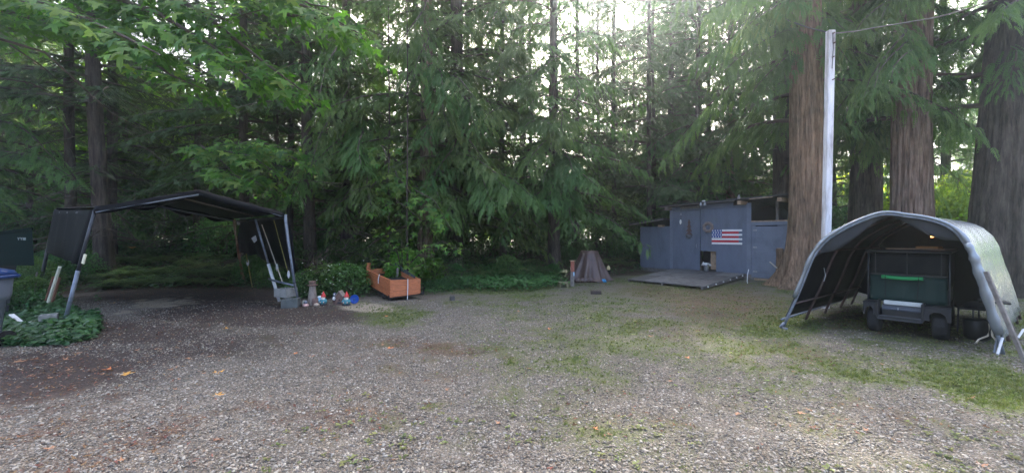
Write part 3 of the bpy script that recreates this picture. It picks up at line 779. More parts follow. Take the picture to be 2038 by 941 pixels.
# roofs
def roof(s0, s1, z0, z1, d0, d1, th, rise, name='roof', mat='roofing'):
    mb = MB(); k = 10; a = []
    for i in range(k + 1):
        s_ = s0 + (s1 - s0) * i / k; z_ = z0 + (z1 - z0) * i / k
        a.append([wp(s_, z_ + rise * j / 4 + .012 * math.sin(i * 2.3), d0 + (d1 - d0) * j / 4) for j in range(5)])
    mb.grid(a, thick=th); return mb.obj(name, M[mat], shed)
roof(S_B - .35, S_E + .5, rz(S_B - .35) + .07, rz(S_E + .5) + .09, .42, -3.2, -.05, -.25)
mb = MB(); slab(mb, S_B - .3, wl(1470, 400)[0], (rz(S_B - .3) - .01, rz(wl(1470, 400)[0]) - .01), (rz(S_B - .3) + .06, rz(wl(1470, 400)[0]) + .06), .34, .38); mb.obj('fascia_board', M['oldwood'], shed)
s0 = wl(1500, 395)[0]; s1 = wl(1546, 393)[0]
mb = MB(); slab(mb, s0, s1, (rz(s0) - .0, rz(s1) - .0), (rz(s0) + .08, rz(s1) + .08), .385, .42); mb.obj('fascia_board', M['rawwood'], shed)
for q, m_ in ((1480, 'rawwood'), (1559, 'rawwood'), (1335, 'oldwood')):
    s_ = wl(q, 400)[0]; mb = MB(); slab(mb, s_ - .07, s_ + .07, rz(s_) - .16, rz(s_) - .02, -.6, .40); mb.obj('rafter', M[m_], shed)
# lean-to roof at left
sa = wl(1263, 450)[0]; za = wl(1263, 445)[1]; sb = wl(1331, 433)[0]; zb = wl(1331, 434)[1]
mb = MB(); a = [[wp(sa + (sb - sa) * i / 6, za + (zb - za) * i / 6 - .05 * j, .45 - j * .9) for j in range(4)] for i in range(7)]
mb.grid(a, thick=-.05); mb.obj('lean_to_roof', M['roofing'], shed)
mb = MB(); slab(mb, sa, sb, (za - .09, zb - .09), (za - .0, zb - .0), .40, .44); mb.obj('fascia_board', M['oldwood'], shed)
s_, z_ = wl(1318, 449); mb = MB(); slab(mb, s_ - .1, s_ + .12, z_ - .06, z_ + .03, .0, .2); mb.obj('rafter', M['rawwood'], shed)
# plank ramp
ramp = thing('plank_ramp', 'wide weathered plywood and plank ramp leading up to the shed door', 'ramp', G(1350, 560, 0.1))
ca, cb = wp(wl(1338, 532)[0], FL - .02, .05), wp(wl(1484, 545)[0], FL - .02, .05)
fa = G(1247, 557, .05); fb = G(1402, 572, .09)
npk = 4
for i in range(npk):
    t0, t1 = i / npk + .003, (i + 1) / npk - .003
    for j, (q0, q1) in enumerate(((0, .36), (.365, .72), (.725, 1))):
        pa = lambda t, q: (fa.lerp(fb, t)).lerp(ca.lerp(cb, t), q) + Vector((0, 0, .004 * ((i * 3 + j * 5) % 4)))
        mb = MB(); c4 = [pa(t0, q0), pa(t1, q0), pa(t1, q1), pa(t0, q1)]
        mb.poly(c4, (0, 0, 1), .03); mb.obj('deck_board', mat_wood('ramp_board', tuple(x * (0.75 + .22 * ((i * 7 + j * 3) % 4)) for x in (.12, .115, .11)), (.05, .043, .04), (1, 1, 1), 5), ramp)
for t in (0.03, .5, .97):
    mb = MB(); a = fa.lerp(fb, t) + Vector((0, 0, .0)); b = ca.lerp(cb, t) + Vector((0, 0, -.075)); mb.beam(a - Vector((0, 0, .02)), b, .05, .1); mb.obj('joist', M['oldwood'], ramp)
for k in range(6):
    mb = MB(); p_ = fb.lerp(cb, .05 + .17 * k) + Vector((.035, 0, -.0)); mb.lathe(p_, [(.0, -.02), (.022, -.02), (.022, .02), (0, .02)], 8); mb.obj('bolt', M['white'], ramp)
# wooden flag of narrow boards
sF0, zF1 = wl(1418, 456); sF1, zF0 = wl(1478, 487); zF1 = (zF1 + wl(1478, 457)[1]) / 2; zF0 = (zF0 + wl(1418, 486)[1]) / 2
flag = thing('wooden_flag', 'wooden stars and stripes flag of staggered red and white boards on the shed wall', 'flag', wp((sF0 + sF1) / 2, zF0, .05))
M['fred'] = mat_plain('red_paint', (0.55, 0.03, 0.045), 0.5, 0.1); M['fblue'] = mat_plain('blue_paint', (0.02, 0.06, 0.26), 0.5, 0.1)
hh = (zF1 - zF0) / 7; sU = sF0 + (sF1 - sF0) * .345
for i in range(7):
    z0 = zF1 - (i + 1) * hh; col = 'white' if i % 2 == 0 else 'fred'; s0 = sU + .003 if i < 4 else sF0; s1 = sF1 if i % 2 == 0 else sF1 - .13
    mb = MB(); slab(mb, s0, s1, z0 + .004, z0 + hh - .004, .04, .065); mb.obj('slat', M[col], flag)
mb = MB(); slab(mb, sF0, sU, zF1 - 4 * hh + .004, zF1 - .004, .04, .067); un = mb.obj('blue_panel', M['fblue'], flag)
mb = MB(); slab(mb, sF0 + .1, sF1 - .2, zF0 + .1, zF1 - .1, .03, .04); mb.obj('backing', M['black'], flag)
cw = (sU - sF0); chh = 4 * hh
for r__ in range(4):
    for c__ in range(4 if r__ % 2 else 3) if False else range(4):
        cx_ = sF0 + cw * (.12 + .25 * c__ + (.06 if r__ % 2 else -.01)); cz = zF1 - chh * (.13 + .245 * r__); rr = .040
        pts = []
        for k in range(10):
            a = math.pi / 2 + k * math.pi / 5; q = rr if k % 2 == 0 else rr * .42
            pts.append(wp(cx_ + q * math.cos(a), cz + q * math.sin(a), .068))
        mb = MB(); mb.poly(pts, -V, .008); mb.obj('star', M['white'], un)
# wreath ring
s_, z_ = wl(1411, 452)
mb = MB(); ring = [wp(s_ + .17 * math.cos(a), z_ + .17 * math.sin(a), .08) for a in np.linspace(0, 2 * math.pi, 25)]
mb.tube(ring, [.05 + .012 * ((k * 7) % 3) for k in range(25)], 8)
tag(mb.obj('rope_wreath', mat_plain('dried_wreath', (.26, .20, .17), .9, .5, 30, bump=.8), None, True), 'round dried grey-brown wreath hanging left of the wooden flag', 'wreath')
# hanging tiered ornament
s_, z_ = wl(1373, 455); orn = thing('wall_ornament', 'rusty tiered pine-shaped ornament hanging on the left shed door', 'ornament', wp(s_, z_ - .4, .05))
M['rust'] = mat_plain('rusty_metal', (.12, .065, .05), .8, .4, 20)
for k in range(4):
    zz = z_ + .32 - k * .17; ww = .06 + .035 * k
    mb = MB(); mb.poly([wp(s_ - ww, zz - .1, .05), wp(s_ + ww, zz - .1, .05), wp(s_ + .02, zz + .07, .05), wp(s_ - .02, zz + .07, .05)], -V, .03 + .004 * k); mb.obj('tier', M['rust'], orn)
mb = MB(); mb.lathe(wp(s_, z_ - .42, .09), [(.03, 0), (.12, .05), (.13, .13), (.06, .18)], 10); mb.obj('bell', mat_plain('dull_tin', (.2, .2, .22), .4, .2, metal=.6), orn)
# small hanging chime and lamp
s_, z_ = wl(1357, 428); ch = thing('wind_chime', 'small white bird-shaped chime dangling from the shed header', 'wind chime', wp(s_, z_, .07))
mb = MB(); mb.tube([wp(s_, z_ + .25, .07), wp(s_, z_ - .22, .07)], .006, 5); mb.obj('string', M['black'], ch)
mb = MB(); mb.lathe(wp(s_ - .02, z_ - .42, .07), [(.005, 0), (.04, .06), (.05, .14), (.02, .22)], 8); mb.obj('pendant', M['white'], ch)
mb = MB(); mb.lathe(wp(s_, z_ - .02, .07), [(.005, 0), (.03, .03), (.03, .08), (.005, .12)], 8); mb.obj('bead', M['metal'], ch)
s_, z_ = wl(1410, 404); fl = thing('security_light', 'small twin-headed floodlight under the middle of the shed eave', 'floodlight', wp(s_, z_, .4))
mb = MB(); mb.box(wp(s_, z_ + .06, .42), (.1, .1, .05)); mb.obj('mount', M['white'], fl)
for q in (-.09, .08):
    mb = MB(); mb.lathe(wp(s_ + q, z_ - .07, .47), [(.03, .07), (.045, .03), (.065, -.05), (.05, -.055)], 10); mb.obj('lamp_head', M['metal'], fl)
s_, z_ = wl(1480, 396); mb = MB(); mb.lathe(wp(s_, z_ - .02, .42), [(.05, 0), (.06, .06), (.03, .12), (.02, .16)], 10)
tag(mb.obj('roof_camera', M['metal']), 'tiny metal fitting on the shed roof edge above the flag', 'fitting')
# bucket with white cloth in the small doorway
s_, z_ = wl(1403, 522); bk = thing('bucket', 'grey bucket topped with a crumpled white cloth inside the small doorway', 'bucket', wp(s_, FL, -.12))
mb = MB(); mb.lathe(wp(s_, FL + .0, -.12), [(.1, 0), (.12, .26), (.13, .27), (.11, .28)], 14); mb.obj('pail', M['metal'], bk)
mb = MB(); c = wp(s_, FL + .3, -.1)
pts = [[c + Vector((.17 * (i - 3) / 3, .12 * (j - 2) / 2, .05 * math.sin(i * 2.1 + j) + (.16 if (i in (1,) and j == 2) else 0) - .05 * abs(i - 3) / 3)) for j in range(5)] for i in range(7)]
mb.grid(pts, thick=.02); mb.obj('cloth', M['white'], bk)
# white bent pipe beside the ramp
mb = MB(); a = G(1489, 553, .02); mb.tube([P(1490, 572, 14.9), P(1487, 560, 14.9), P(1488, 545, 14.9), P(1490, 536, 15)], .013)
tag(mb.obj('white_pipe', M['white']), 'short bent white pipe standing at the right edge of the ramp', 'pipe')
# stump post with pale stick before the right shed door
st = thing('log_post', 'upright reddish log post with a pale sawn top beside the big cedar roots', 'log', G(1551, 566))
b = G(1552, 566); Yb = b.y
mb = MB(); mb.lathe((b.x, b.y, -.05), [(.13, 0), (.115, .3), (.12, .7), (.11, 1.05), (.12, 1.28), (.10, 1.31)], 14); mb.obj('log', M['redbark'], st, True)
mb = MB(); mb.lathe((b.x, b.y, 1.26), [(.08, 0), (.1, .015), (.05, .02)], 12); mb.obj('sawn_top', M['rawwood'], st)
mb = MB(); mb.tube([P(1532, 521, Yb - .2), P(1553, 539, Yb - .25)], .022); tag(mb.obj('pale_stick', M['cream']), 'pale stick leaning diagonally against the upright log post', 'stick')
# little light-coloured block and post left of the tarp heap
M['tarpb'] = mat_plain('brown_tarpaulin', (.080, .048, .040), .4, .3, 3, spec=.5)

# ------------------------------------------------------------------ brown tarp heap and its neighbours
b = G(1178, 561); b.y += .45
tp = thing('tarp_heap', 'tall shape wrapped in a pleated brown tarpaulin left of the plank ramp', 'tarp', (b.x, b.y, tz(b.x, b.y)))
def heap():
    n, k = 120, 12; vs = []; fs = []
    Yt = b.y; sc = Yt / F
    for j in range(k + 1):
        t = j / k; z = tz(b.x, b.y) + (1.13) * (1 - t)
        rx = (.32 + .50 * t ** 1.1) * 1.0; ry = .28 + .38 * t
        for i in range(n):
            a = 2 * math.pi * i / n
            f_ = 1 + (.10 * t + .02) * math.sin(a * 9 + .6 * math.sin(a * 3)) + .05 * t * math.sin(a * 17 + 1 + t) + .05 * t * math.sin(a * 4 + 2)
            bl = (.10 * math.sin(a * 5 + 2) * max(0, t - .8) * 5)
            vs.append((b.x + .0 + rx * (f_ + bl) * math.cos(a) - .03 * t, b.y + ry * (f_ + bl) * math.sin(a), z + (.03 * math.sin(a * 3) if j == 0 else 0) + (.05 * abs(math.sin(a * 6 + 1)) if j == k else 0)))
    for j in range(k):
        for i in range(n):
            fs.append((j * n + i, (j + 1) * n + i, (j + 1) * n + (i + 1) % n, j * n + (i + 1) % n))
    o = len(vs); vs.append((b.x, b.y, tz(b.x, b.y) + 1.15))
    for i in range(n): fs.append((i, (i + 1) % n, o))
    return vs, fs
mb = MB(); mb.add(*heap()); mb.obj('tarp_sheet', M['tarpb'], tp, True)
mb = MB()
for i in range(5):
    c_ = Vector((b.x - .55 + .16 * i, b.y - .62 + .02 * i, tz(b.x, b.y) + .06))
    mb.lathe(c_, [(.12, -.05), (.15, .02), (.1, .1), (.03, .13)], 9, sy=.6)
mb.obj('bunched_hem', M['tarpb'], tp, True)
M['bluecloth'] = mat_plain('blue_cloth', (.03, .22, .42), .6, .4, 10)
mb = MB(); c = G(1191, 559, .04)
for dx, r_0 in ((-.25, .09), (-.08, .1), (.1, .12), (.2, .08)):
    mb.lathe((c.x + dx, c.y - .05, .03), [(r_0 * 1.2, -.03), (r_0, .04), (r_0 * .5, .08), (.01, .09)], 9, sy=.6)
tag(mb.obj('blue_cloth', M['bluecloth'], None, True), 'crumpled bright blue cloth lying at the foot of the brown tarp', 'cloth')
c = G(1211, 545); c.z = tz(c.x, c.y)
lt = thing('garden_ornament', 'little pale cream ornament on a dark base just right of the brown tarp', 'ornament', c)
mb = MB(); mb.lathe(c, [(.10, 0), (.09, .12), (.05, .16)], 9); mb.obj('base', M['black'], lt)
mb = MB(); mb.lathe(c + Vector((0, 0, .16)), [(.05, 0), (.09, .06), (.06, .15), (.02, .2)], 9); mb.obj('top', mat_plain('cream_glaze', (.85, .72, .40), .35, .2), lt)  # pale yellow-cream glaze, much lighter than the base
sp = thing('marker_post', 'short wooden post with an orange-red upper half left of the brown tarp', 'post', G(1139, 569))
c = G(1139, 569)
mb = MB(); mb.box((c.x, c.y, .28), (.12, .10, .64), bev=.006); mb.obj('post', M['oldwood'], sp)
mb = MB(); mb.box((c.x + .0, c.y - .02, .67), (.12, .12, .36), bev=.006); mb.obj('red_block', mat_plain('red_brown_sign', (.26, .08, .05), .6, .3, 20), sp)
mb = MB(); mb.box((c.x + .0, c.y - .02, .862), (.19, .15, .022)); mb.obj('cap', M['rawwood'], sp)
mb = MB(); mb.box((c.x + .045, c.y - .065, .42), (.035, .02, .13)); mb.obj('tag', mat_plain('pale_blue_tag', (.35, .55, .7), .5, .1), sp)
c = G(1120, 571)
mb = MB(); Mz = Matrix.Rotation(.2, 3, 'Z'); mb.box((c.x, c.y, .15), (.30, .24, .05), Mz); mb.box((c.x - .12, c.y, .06), (.05, .24, .13), Mz); mb.box((c.x + .12, c.y, .06), (.05, .24, .13), Mz)
tag(mb.obj('step_block', mat_plain('mossy_block', (.22, .20, .11), .9, .4, 12)), 'small mossy wooden step block left of the orange-red marker post', 'block')
c = G(1186, 585)
mb = MB(); mb.box((c.x, c.y, .05), (.30, .16, .10), Matrix.Rotation(-.1, 3, 'Z'), bev=.008)
tag(mb.obj('wood_block', mat_plain('dark_block', (.055, .042, .036), .9, .4, 12)), 'dark block lying alone on the gravel in front of the brown tarp', 'block')
c = G(900, 597)
mb = MB(); mb.box((c.x, c.y, .05), (.12, .1, .14), Matrix.Rotation(.4, 3, 'Z'), bev=.02)
tag(mb.obj('stone', mat_plain('dark_stone', (.08, .075, .07), .9, .4, 12)), 'small dark stone at the grass edge right of the wooden planter', 'stone')

# ------------------------------------------------------------------ open black canopy (left)
M['blacktarp'] = mat_plain('black_tarpaulin', (.004, .0045, .007), .5, .4, 3, spec=.15, bump=.25)
M['greentarp'] = mat_plain('dark_green_mesh', (.004, .006, .007), .8, .3, 6, spec=.08)
M['steel'] = mat_plain('grey_steel_tube', (.19, .22, .265), .45, .35, 12, metal=.35)
M['darksteel'] = mat_plain('dark_steel_tube', (.06, .065, .075), .45, .3, 10, metal=.3)
M['pvc'] = mat_plain('white_pvc', (.62, .64, .66), .45, .15, 8)
M['greenwood'] = mat_wood('red_brown_timber', (.22, .10, .06), (.10, .05, .035), (1, 1, .3), 8)
FLt, FRt = G(125, 646), G(598, 608); RLt, RRt = G(74, 594), G(484, 564)
tFL, tFR, tPk = P(190, 416, FLt.y), P(568, 427, FRt.y), P(396, 381, (FLt.y + FRt.y) / 2)
tRL, tRR = P(112, 417, RLt.y), P(466, 437, RRt.y)
tRP = (tRL + tRR) / 2 + Vector((0, 0, .35))
can = thing('tarp_canopy', 'open carport of bent steel tubes under a sagging black tarp on the left', 'canopy', (FLt + FRt + RLt + RRt) / 4)
def lerp(a, b, t): return a.lerp(b, t)
# legs and frame
mb = MB(); mb.tube([FLt - Vector((0, 0, .1)), lerp(FLt, tFL, .47)], .034, 10); mb.obj('leg', M['steel'], can, True)
mb = MB(); mb.tube([lerp(FLt, tFL, .46), tFL], .030, 10); mb.obj('leg', M['darksteel'], can, True)
kn = P(577, 500, FRt.y)
mb = MB(); mb.tube([FRt - Vector((0, 0, .1)), P(586, 562, FRt.y)], .030, 10); mb.obj('leg', M['darksteel'], can, True)
mb = MB(); mb.tube([P(586, 562, FRt.y), P(580, 520, FRt.y), P(573, 475, FRt.y), P(569, 440, FRt.y), tFR], [.034, .034, .036, .04, .04], 10); mb.obj('leg', M['steel'], can, True)
wpt = G(556, 599); wtp = P(508, 436, wpt.y - .2)
mb = MB(); mb.tube([wpt, lerp(wpt, wtp, .46)], .04, 12); mb.obj('pvc_sleeve', M['pvc'], can, True)
mb = MB(); mb.tube([lerp(wpt, wtp, .45), wtp], .028, 10); mb.obj('leg', M['steel'], can, True)
mb = MB(); mb.tube([P(535, 555, wpt.y), P(560, 562, (wpt.y + FRt.y) / 2), P(587, 568, FRt.y)], .026, 8); mb.obj('lower_rail', M['steel'], can, True)
mb = MB(); mb.tube([RRt, tRR], .05, 8); mb.obj('leg', M['greenwood'], can)
mb = MB(); mb.tube([RLt, tRL], .04, 8); mb.obj('leg', M['darksteel'], can)
a_ = P(470, 440, RRt.y - .3)
mb = MB(); mb.beam(P(487, 562, RRt.y - .2), P(472, 490, RRt.y - .3), .13, .06); mb.obj('timber_prop', M['greenwood'], can)
mb = MB(); mb.beam(P(472, 486, RRt.y - .3), P(468, 438, RRt.y - .3), .05, .04); mb.obj('timber_prop', M['rawwood'], can)
for a_, b__ in ((tFL, tPk), (tPk, tFR), (tRL, tRP), (tRP, tRR)):
    d_ = Vector((0, 0, -.06)); mb = MB(); mb.tube([a_ + d_, b__ + d_], .03, 8); mb.obj('rafter', M['steel'], can, True)
for a_, b__ in ((tFL, tRL), (tPk, tRP), (tFR, tRR)):
    d_ = Vector((0, 0, -.08)); mb = MB(); mb.tube([a_ + d_, b__ + d_], .028, 8); mb.obj('purlin', M['darksteel'], can, True)
mb = MB(); mb.tube([P(368, 396, FRt.y - .7), P(505, 430, wpt.y)], .022, 8); mb.obj('brace', M['oldwood'], can, True)
# roof tarp: two slopes, scalloped front edge, thickness
roofmb = MB(); rows = []
n = 36; m_ = 12
def rp(u, v):
    """u 0..1 left eave, peak, right eave; v 0 front .. 1 rear"""
    f_ = lerp(tFL, tPk, u * 2) if u < .5 else lerp(tPk, tFR, (u - .5) * 2)
    r__ = lerp(tRL, tRP, u * 2) if u < .5 else lerp(tRP, tRR, (u - .5) * 2)
    q = lerp(f_, r__, v); sag = -.10 * math.sin(math.pi * v) * abs(math.sin(2 * math.pi * u)) - .05 * v * math.sin(math.pi * u * 4) ** 2
    return q + Vector((0, 0, sag + .03 + .006 * math.sin(u * 50 + v * 8)))
for i in range(n + 1):
    u = i / n; row = []
    f0 = rp(u, 0); dro = .12 + .02 * abs(math.sin(u * 26)) + .02 * math.sin(u * 11)
    row.append(f0 + Vector((-.01, -.02, -dro))); row.append(f0 + Vector((-.01, -.04, -dro * .4)))
    for j in range(m_ + 1): row.append(rp(u, j / m_))
    e = rp(u, 1); row.append(e + Vector((0, 0, -.14 - .05 * math.sin(u * 31))))
    rows.append(row)
roofmb.grid(rows, thick=.012); roofmb.obj('roof_tarp', M['blacktarp'], can, True)
# side tarps
rows = []
for i in range(15):
    u = i / 14; t_ = lerp(tFR, tRR, u); ft = lerp(FRt, RRt, u); low = .63 - .12 * min(1, u * 1.6) + .02 * math.sin(i * 1.3)
    rows.append([lerp(t_, ft, low * j / 8) + Vector((.05 + .03 * math.sin(i * 1.9 + j * .5), .03 * math.sin(i * 2.3), -.02)) for j in range(9)])
mb = MB(); mb.grid(rows, thick=.012); mb.obj('side_tarp', M['blacktarp'], can, True)
rows = []
for i in range(15):
    u = i / 14; t_ = lerp(tFL, tRL, u); ft = lerp(FLt, RLt, u)
    rows.append([lerp(t_, ft, .47 * j / 8) + Vector((-.04 + .035 * math.sin(i * 1.7 + j * .4), -.03 * math.sin(i * 2.1), -.02)) for j in range(9)])
mb = MB(); mb.grid(rows, thick=.012); mb.obj('side_tarp', M['greentarp'], can, True)
mb = MB(); c = P(386 , 391, FLt.y + .9)
# small pale tags on the side tarp, reflector on the leg
mb.lathe(P(475, 444, RRt.y - .6), [(.02, -.01), (.07, 0), (.02, .02)], 10, Matrix.Rotation(R(90), 3, 'X')); mb.obj('sticker', M['pvc'], can)
mb = MB(); q = P(500, 474, wpt.y + .9); mb.poly([q, q + Vector((.12, 0, .08)), q + Vector((.16, 0, -.06)), q + Vector((.08, 0, -.13))], (0, 1, 0), .01); mb.obj('patch', M['pvc'], can)
mb = MB(); q = P(168, 512, FLt.y - .08); mb.beam(q + Vector((.02, 0, .06)), q + Vector((-.03, 0, -.12)), .05, .02, up=(0, 1, 0)); mb.obj('reflector', mat_plain('cream_tape', (.75, .7, .5), .5, .1), can)
# stakes leaning in the side opening
def stake(a, b_, r_0, mat, lab, nm='garden_stake', cat='stake', tips=None):
    t = thing(nm, lab, cat, b_); mb = MB(); mb.tube([a, b_], r_0, 6); mb.obj('shaft', mat, t)
    if tips:
        mb = MB(); q = lerp(b_, a, tips[0]); mb.lathe(q, [(.01, -.1), (.035, -.04), (.03, .05), (.01, .1)], 7); mb.obj('fitting', tips[1], t)
M['yellow'] = mat_plain('yellow_paint', (.27, .24, .05), .5, .15); M['orange'] = mat_plain('orange_plastic', (.65, .16, .03), .5, .1)
stake(P(490, 505, 12.6), G(502, 571), .016, M['yellow'], 'yellow stake hanging beside the rear timber of the black canopy', tips=(.75, M['pvc']))
stake(P(521, 447, 11.4), P(562, 561, 11.0), .013, M['cream'], 'thin pale stake between the white pole and the right front leg of the canopy', tips=(.25, M['pvc']))
stake(P(545, 438, 10.9), P(575, 548, 10.6), .010, M['yellow'], 'long olive stick hanging from the right eave of the black canopy', tips=(.02, M['pvc']))
# cinder blocks beside the right leg
M['concrete'] = mat_plain('grey_concrete', (.25, .25, .235), .9, .25, 12, bump=.5)
M['concrete2'] = mat_plain('damp_concrete', (.10, .11, .105), .85, .35, 8, bump=.5)
def cinder(c, rz_, s, lab, mat):
    t = thing('cinder_block', lab, 'concrete block', c); Mz = Matrix.Rotation(rz_, 3, 'Z'); c = Vector(c); w_, d_, h_ = s; k = .045
    mb = MB()
    for o_, sz in (((0, d_ / 2 - k / 2, h_ / 2), (w_, k, h_)), ((0, -d_ / 2 + k / 2, h_ / 2), (w_, k, h_)), ((w_ / 2 - k / 2, 0, h_ / 2), (k, d_ - 2 * k - .002, h_)), ((-w_ / 2 + k / 2, 0, h_ / 2), (k, d_ - 2 * k - .002, h_)), ((0, 0, h_ / 2), (k, d_ - 2 * k - .002, h_ - .01))):
        mb.box(c + Mz @ Vector(o_), sz, Mz, bev=.006)
    mb.obj('block', mat, t)
    mb = MB(); mb.box(c + Mz @ Vector((0, 0, h_ * .25)), (w_ - 2 * k - .004, d_ - 2 * k - .004, h_ * .5), Mz); mb.obj('soil', M['black'], t)
cinder(G(579, 611), .25, (.36, .30, .21), 'dark damp cinder block on the ground at the right canopy leg', M['concrete2'])
cinder(Vector((P(569, 0, 10.25).x, 10.25, .215)), -.35, (.40, .34, .20), 'pale hollow cinder block sitting on the darker one at the canopy leg', M['concrete'])
cinder(G(97, 648), .75, (.24, .24, .22), 'weathered grey hollow block among the ivy by the left canopy leg', M['concrete'])
# left odds and ends
stake(P(119, 531, 9.0), P(96, 592, 9.2) + Vector((0, 0, -.1)), .032, mat_plain('ivory_pvc', (.62, .62, .5), .5, .1), 'ivory pipe leaning left of the front left leg of the black canopy', 'leaning_pipe', 'pipe')
mb = MB(); mb.beam(P(108, 550, 9.6), P(92, 600, 9.6), .07, .03); mb.beam(P(118, 552, 9.5), P(104, 602, 9.5), .05, .03)
tag(mb.obj('broken_board', M['greenwood']), 'reddish broken boards behind the ivory leaning pipe', 'board')
mb = MB(); mb.beam(P(74, 541, 10.5), P(68, 600, 10.4), .03, .03); tag(mb.obj('thin_stick', M['oldwood']), 'thin grey stick standing left of the reddish broken boards', 'stick')
mb = MB(); q = G(33, 640, .1); mb.beam(q + Vector((-.22, .1, .12)), q + Vector((.12, 0, -.04)), .07, .02); tag(mb.obj('white_board', M['white']), 'white painted board scrap in the ivy beside the wheelie bin', 'board')
mb = MB(); q = G(30, 648, .03)
for k in range(7): mb.box(q + Vector((-.3 + .11 * k, .1 * math.sin(k * 3), .03 + .01 * (k % 3))), (.09, .06, .03), Matrix.Rotation(k * 1.3, 3, 'Z'))
tag(mb.obj('white_scraps', M['white']), 'scattered white chips lying in the ivy beside the wheelie bin', 'scraps', kind='stuff')
# wheelie bin
M['binbody'] = mat_plain('grey_blue_plastic', (.135, .155, .19), .45, .12, 4); M['binlid'] = mat_plain('blue_plastic_lid', (.018, .05, .17), .35, .1, 4)
q = Vector((-8.2, 6.2, 0)); wb = thing('wheelie_bin', 'grey wheelie bin with a blue lid cut by the left edge of the photo', 'bin', q)
def rbox(mb, c, prof, n=4):
    """rounded box lathe: profile of (half x, half y, z)"""
    vs = []; fs = []; k = 24
    for hx, hy, z in prof:
        for i in range(k):
            a = 2 * math.pi * (i + .5) / k; ca, sa = math.cos(a), math.sin(a); e = .38
            vs.append((c[0] + hx * math.copysign(abs(ca) ** e, ca), c[1] + hy * math.copysign(abs(sa) ** e, sa), c[2] + z))
    for j in range(len(prof) - 1):
        for i in range(k): fs.append((j * k + i, j * k + (i + 1) % k, (j + 1) * k + (i + 1) % k, (j + 1) * k + i))
    fs.append(tuple(reversed(range(k)))); fs.append(tuple((len(prof) - 1) * k + i for i in range(k))); mb.add(vs, fs)
mb = MB(); rbox(mb, q, [(.2, .26, .05), (.22, .28, .08), (.27, .33, .72), (.30, .36, .74), (.315, .375, .80), (.33, .39, 1.06), (.32, .38, 1.08)]); mb.obj('body', M['binbody'], wb, True)
mb = MB(); rbox(mb, q, [(.385, .44, 1.075), (.395, .45, 1.10), (.38, .43, 1.125)]); mb.obj('rim', M['binlid'], wb, True)
mb = MB(); rbox(mb, q, [(.375, .425, 1.12), (.34, .39, 1.19), (.22, .26, 1.235), (.10, .12, 1.245)]); mb.obj('lid', M['binlid'], wb, True)
for sx in (-1, 1):
    mb = MB(); mb.lathe(q + Vector((.22 * sx, .30, .12)), [(.04, -.03), (.12, -.03), (.12, .03), (.04, .03)], 16, Matrix.Rotation(R(90), 3, 'Y')); mb.obj('wheel', M['black'], wb)
# dark green cart tub behind
q = Vector((-11.45, 9.0, .0)); M['gbin'] = mat_plain('dark_green_plastic', (.003, .013, .011), .8, .2, 4, spec=.08)
gb = thing('green_bin', 'dark green bin body with faint pale letters behind the blue-lidded bin', 'bin', q)
zt0 = P(2, 466, 9.0).z; zt1 = P(60, 456, 9.0).z; xr = P(64, 456, 9.0).x; xr2 = P(68, 520, 9.0).x; zb_ = P(40, 528, 9).z
mb = MB(); mb.poly([(xr2 - 1.6, 9, zb_), (xr2, 9, zb_), (xr, 9, zt1), (xr - 1.4, 9, zt0 - .07)], (-.79, .61, 0), .6); mb.obj('body', M['gbin'], gb)
mb = MB(); mb.poly([(xr2 - 1.2, 9.1, .0), (xr2 - .7, 9.1, .0), (xr2 - .5, 9.1, zb_ - .004), (xr2 - 1.4, 9.1, zb_ - .004)], (-.79, .61, 0), .5); mb.obj('base', M['black'], gb)
mb = MB()
mb.beam((xr - 1.42, 8.985, zt0 - .05), (xr + .02, 8.985, zt1 + .01), .04, .04, up=(0, 1, 0)); mb.obj('rim', M['gbin'], gb)
mb = MB(); lx = P(35, 475, 8.99).x; lz = P(35, 478, 8.99).z
def stroke(x0, z0, x1, z1): mb.beam((lx + x0, 8.99, lz + z0), (lx + x1, 8.99, lz + z1), .012, .006, up=(0, 1, 0))
for a_ in ((0, .06, .02, .03), (.04, .06, .02, .03), (.02, .03, .02, 0), (.06, .06, .08, .03), (.10, .06, .08, .03), (.08, .03, .08, 0), (.12, 0, .12, .06), (.12, .06, .15, 0), (.15, 0, .15, .06), (.17, 0, .17, .06)):
    stroke(*a_)
mb.obj('lettering', mat_plain('faded_lettering', (.22, .26, .26), .6, .1), gb)

# ------------------------------------------------------------------ wooden planter cart
M['redplank'] = mat_wood('orange_stained_plank', (.46, .15, .06), (.30, .09, .035), (2.5, 2.5, 9), 4, .6, .25)
Pm = G(777, 592, .10); Pr = G(837, 584, .14); Pl = P(729, 564, 12.5); Pb = Pl + (Pr - Pm)
hgt = [.46, .44, .44]
pl = thing('planter_cart', 'reddish stained plank planter box on a low dark trailer frame with white cords', 'planter', (Pm + Pb) / 2 - Vector((0, 0, .1)))
up = [Vector((0, 0, .45)), Vector((0, 0, .40)), Vector((-.02, 0, .50))]
def side(a, b_, ha, hb, nrm_):
    for k in range(3):
        t0, t1 = k / 3 + .006, (k + 1) / 3 - .006
        mb = MB(); mb.poly([a + Vector((0, 0, ha * t0)), b_ + Vector((0, 0, hb * t0)), b_ + Vector((0, 0, hb * t1)), a + Vector((0, 0, ha * t1))], nrm_, .035 + .004 * (k % 2)); mb.obj('plank', M['redplank'], pl)
nl = (Pm - Pl).cross(Vector((0, 0, 1))).normalized(); nr = (Pr - Pm).cross(Vector((0, 0, 1))).normalized()
side(Pl, Pm, .42, .46, -nl); side(Pm + nr * -.0, Pr, .46, .40, -nr); side(Pr, Pb, .40, .42, nl); side(Pb, Pl, .42, .42, nr)
mb = MB(); mb.beam(Pl + Vector((.05, .05, .0)), Pl + Vector((.05, .05, .62)), .09, .09); mb.obj('corner_post', M['redplank'], pl)
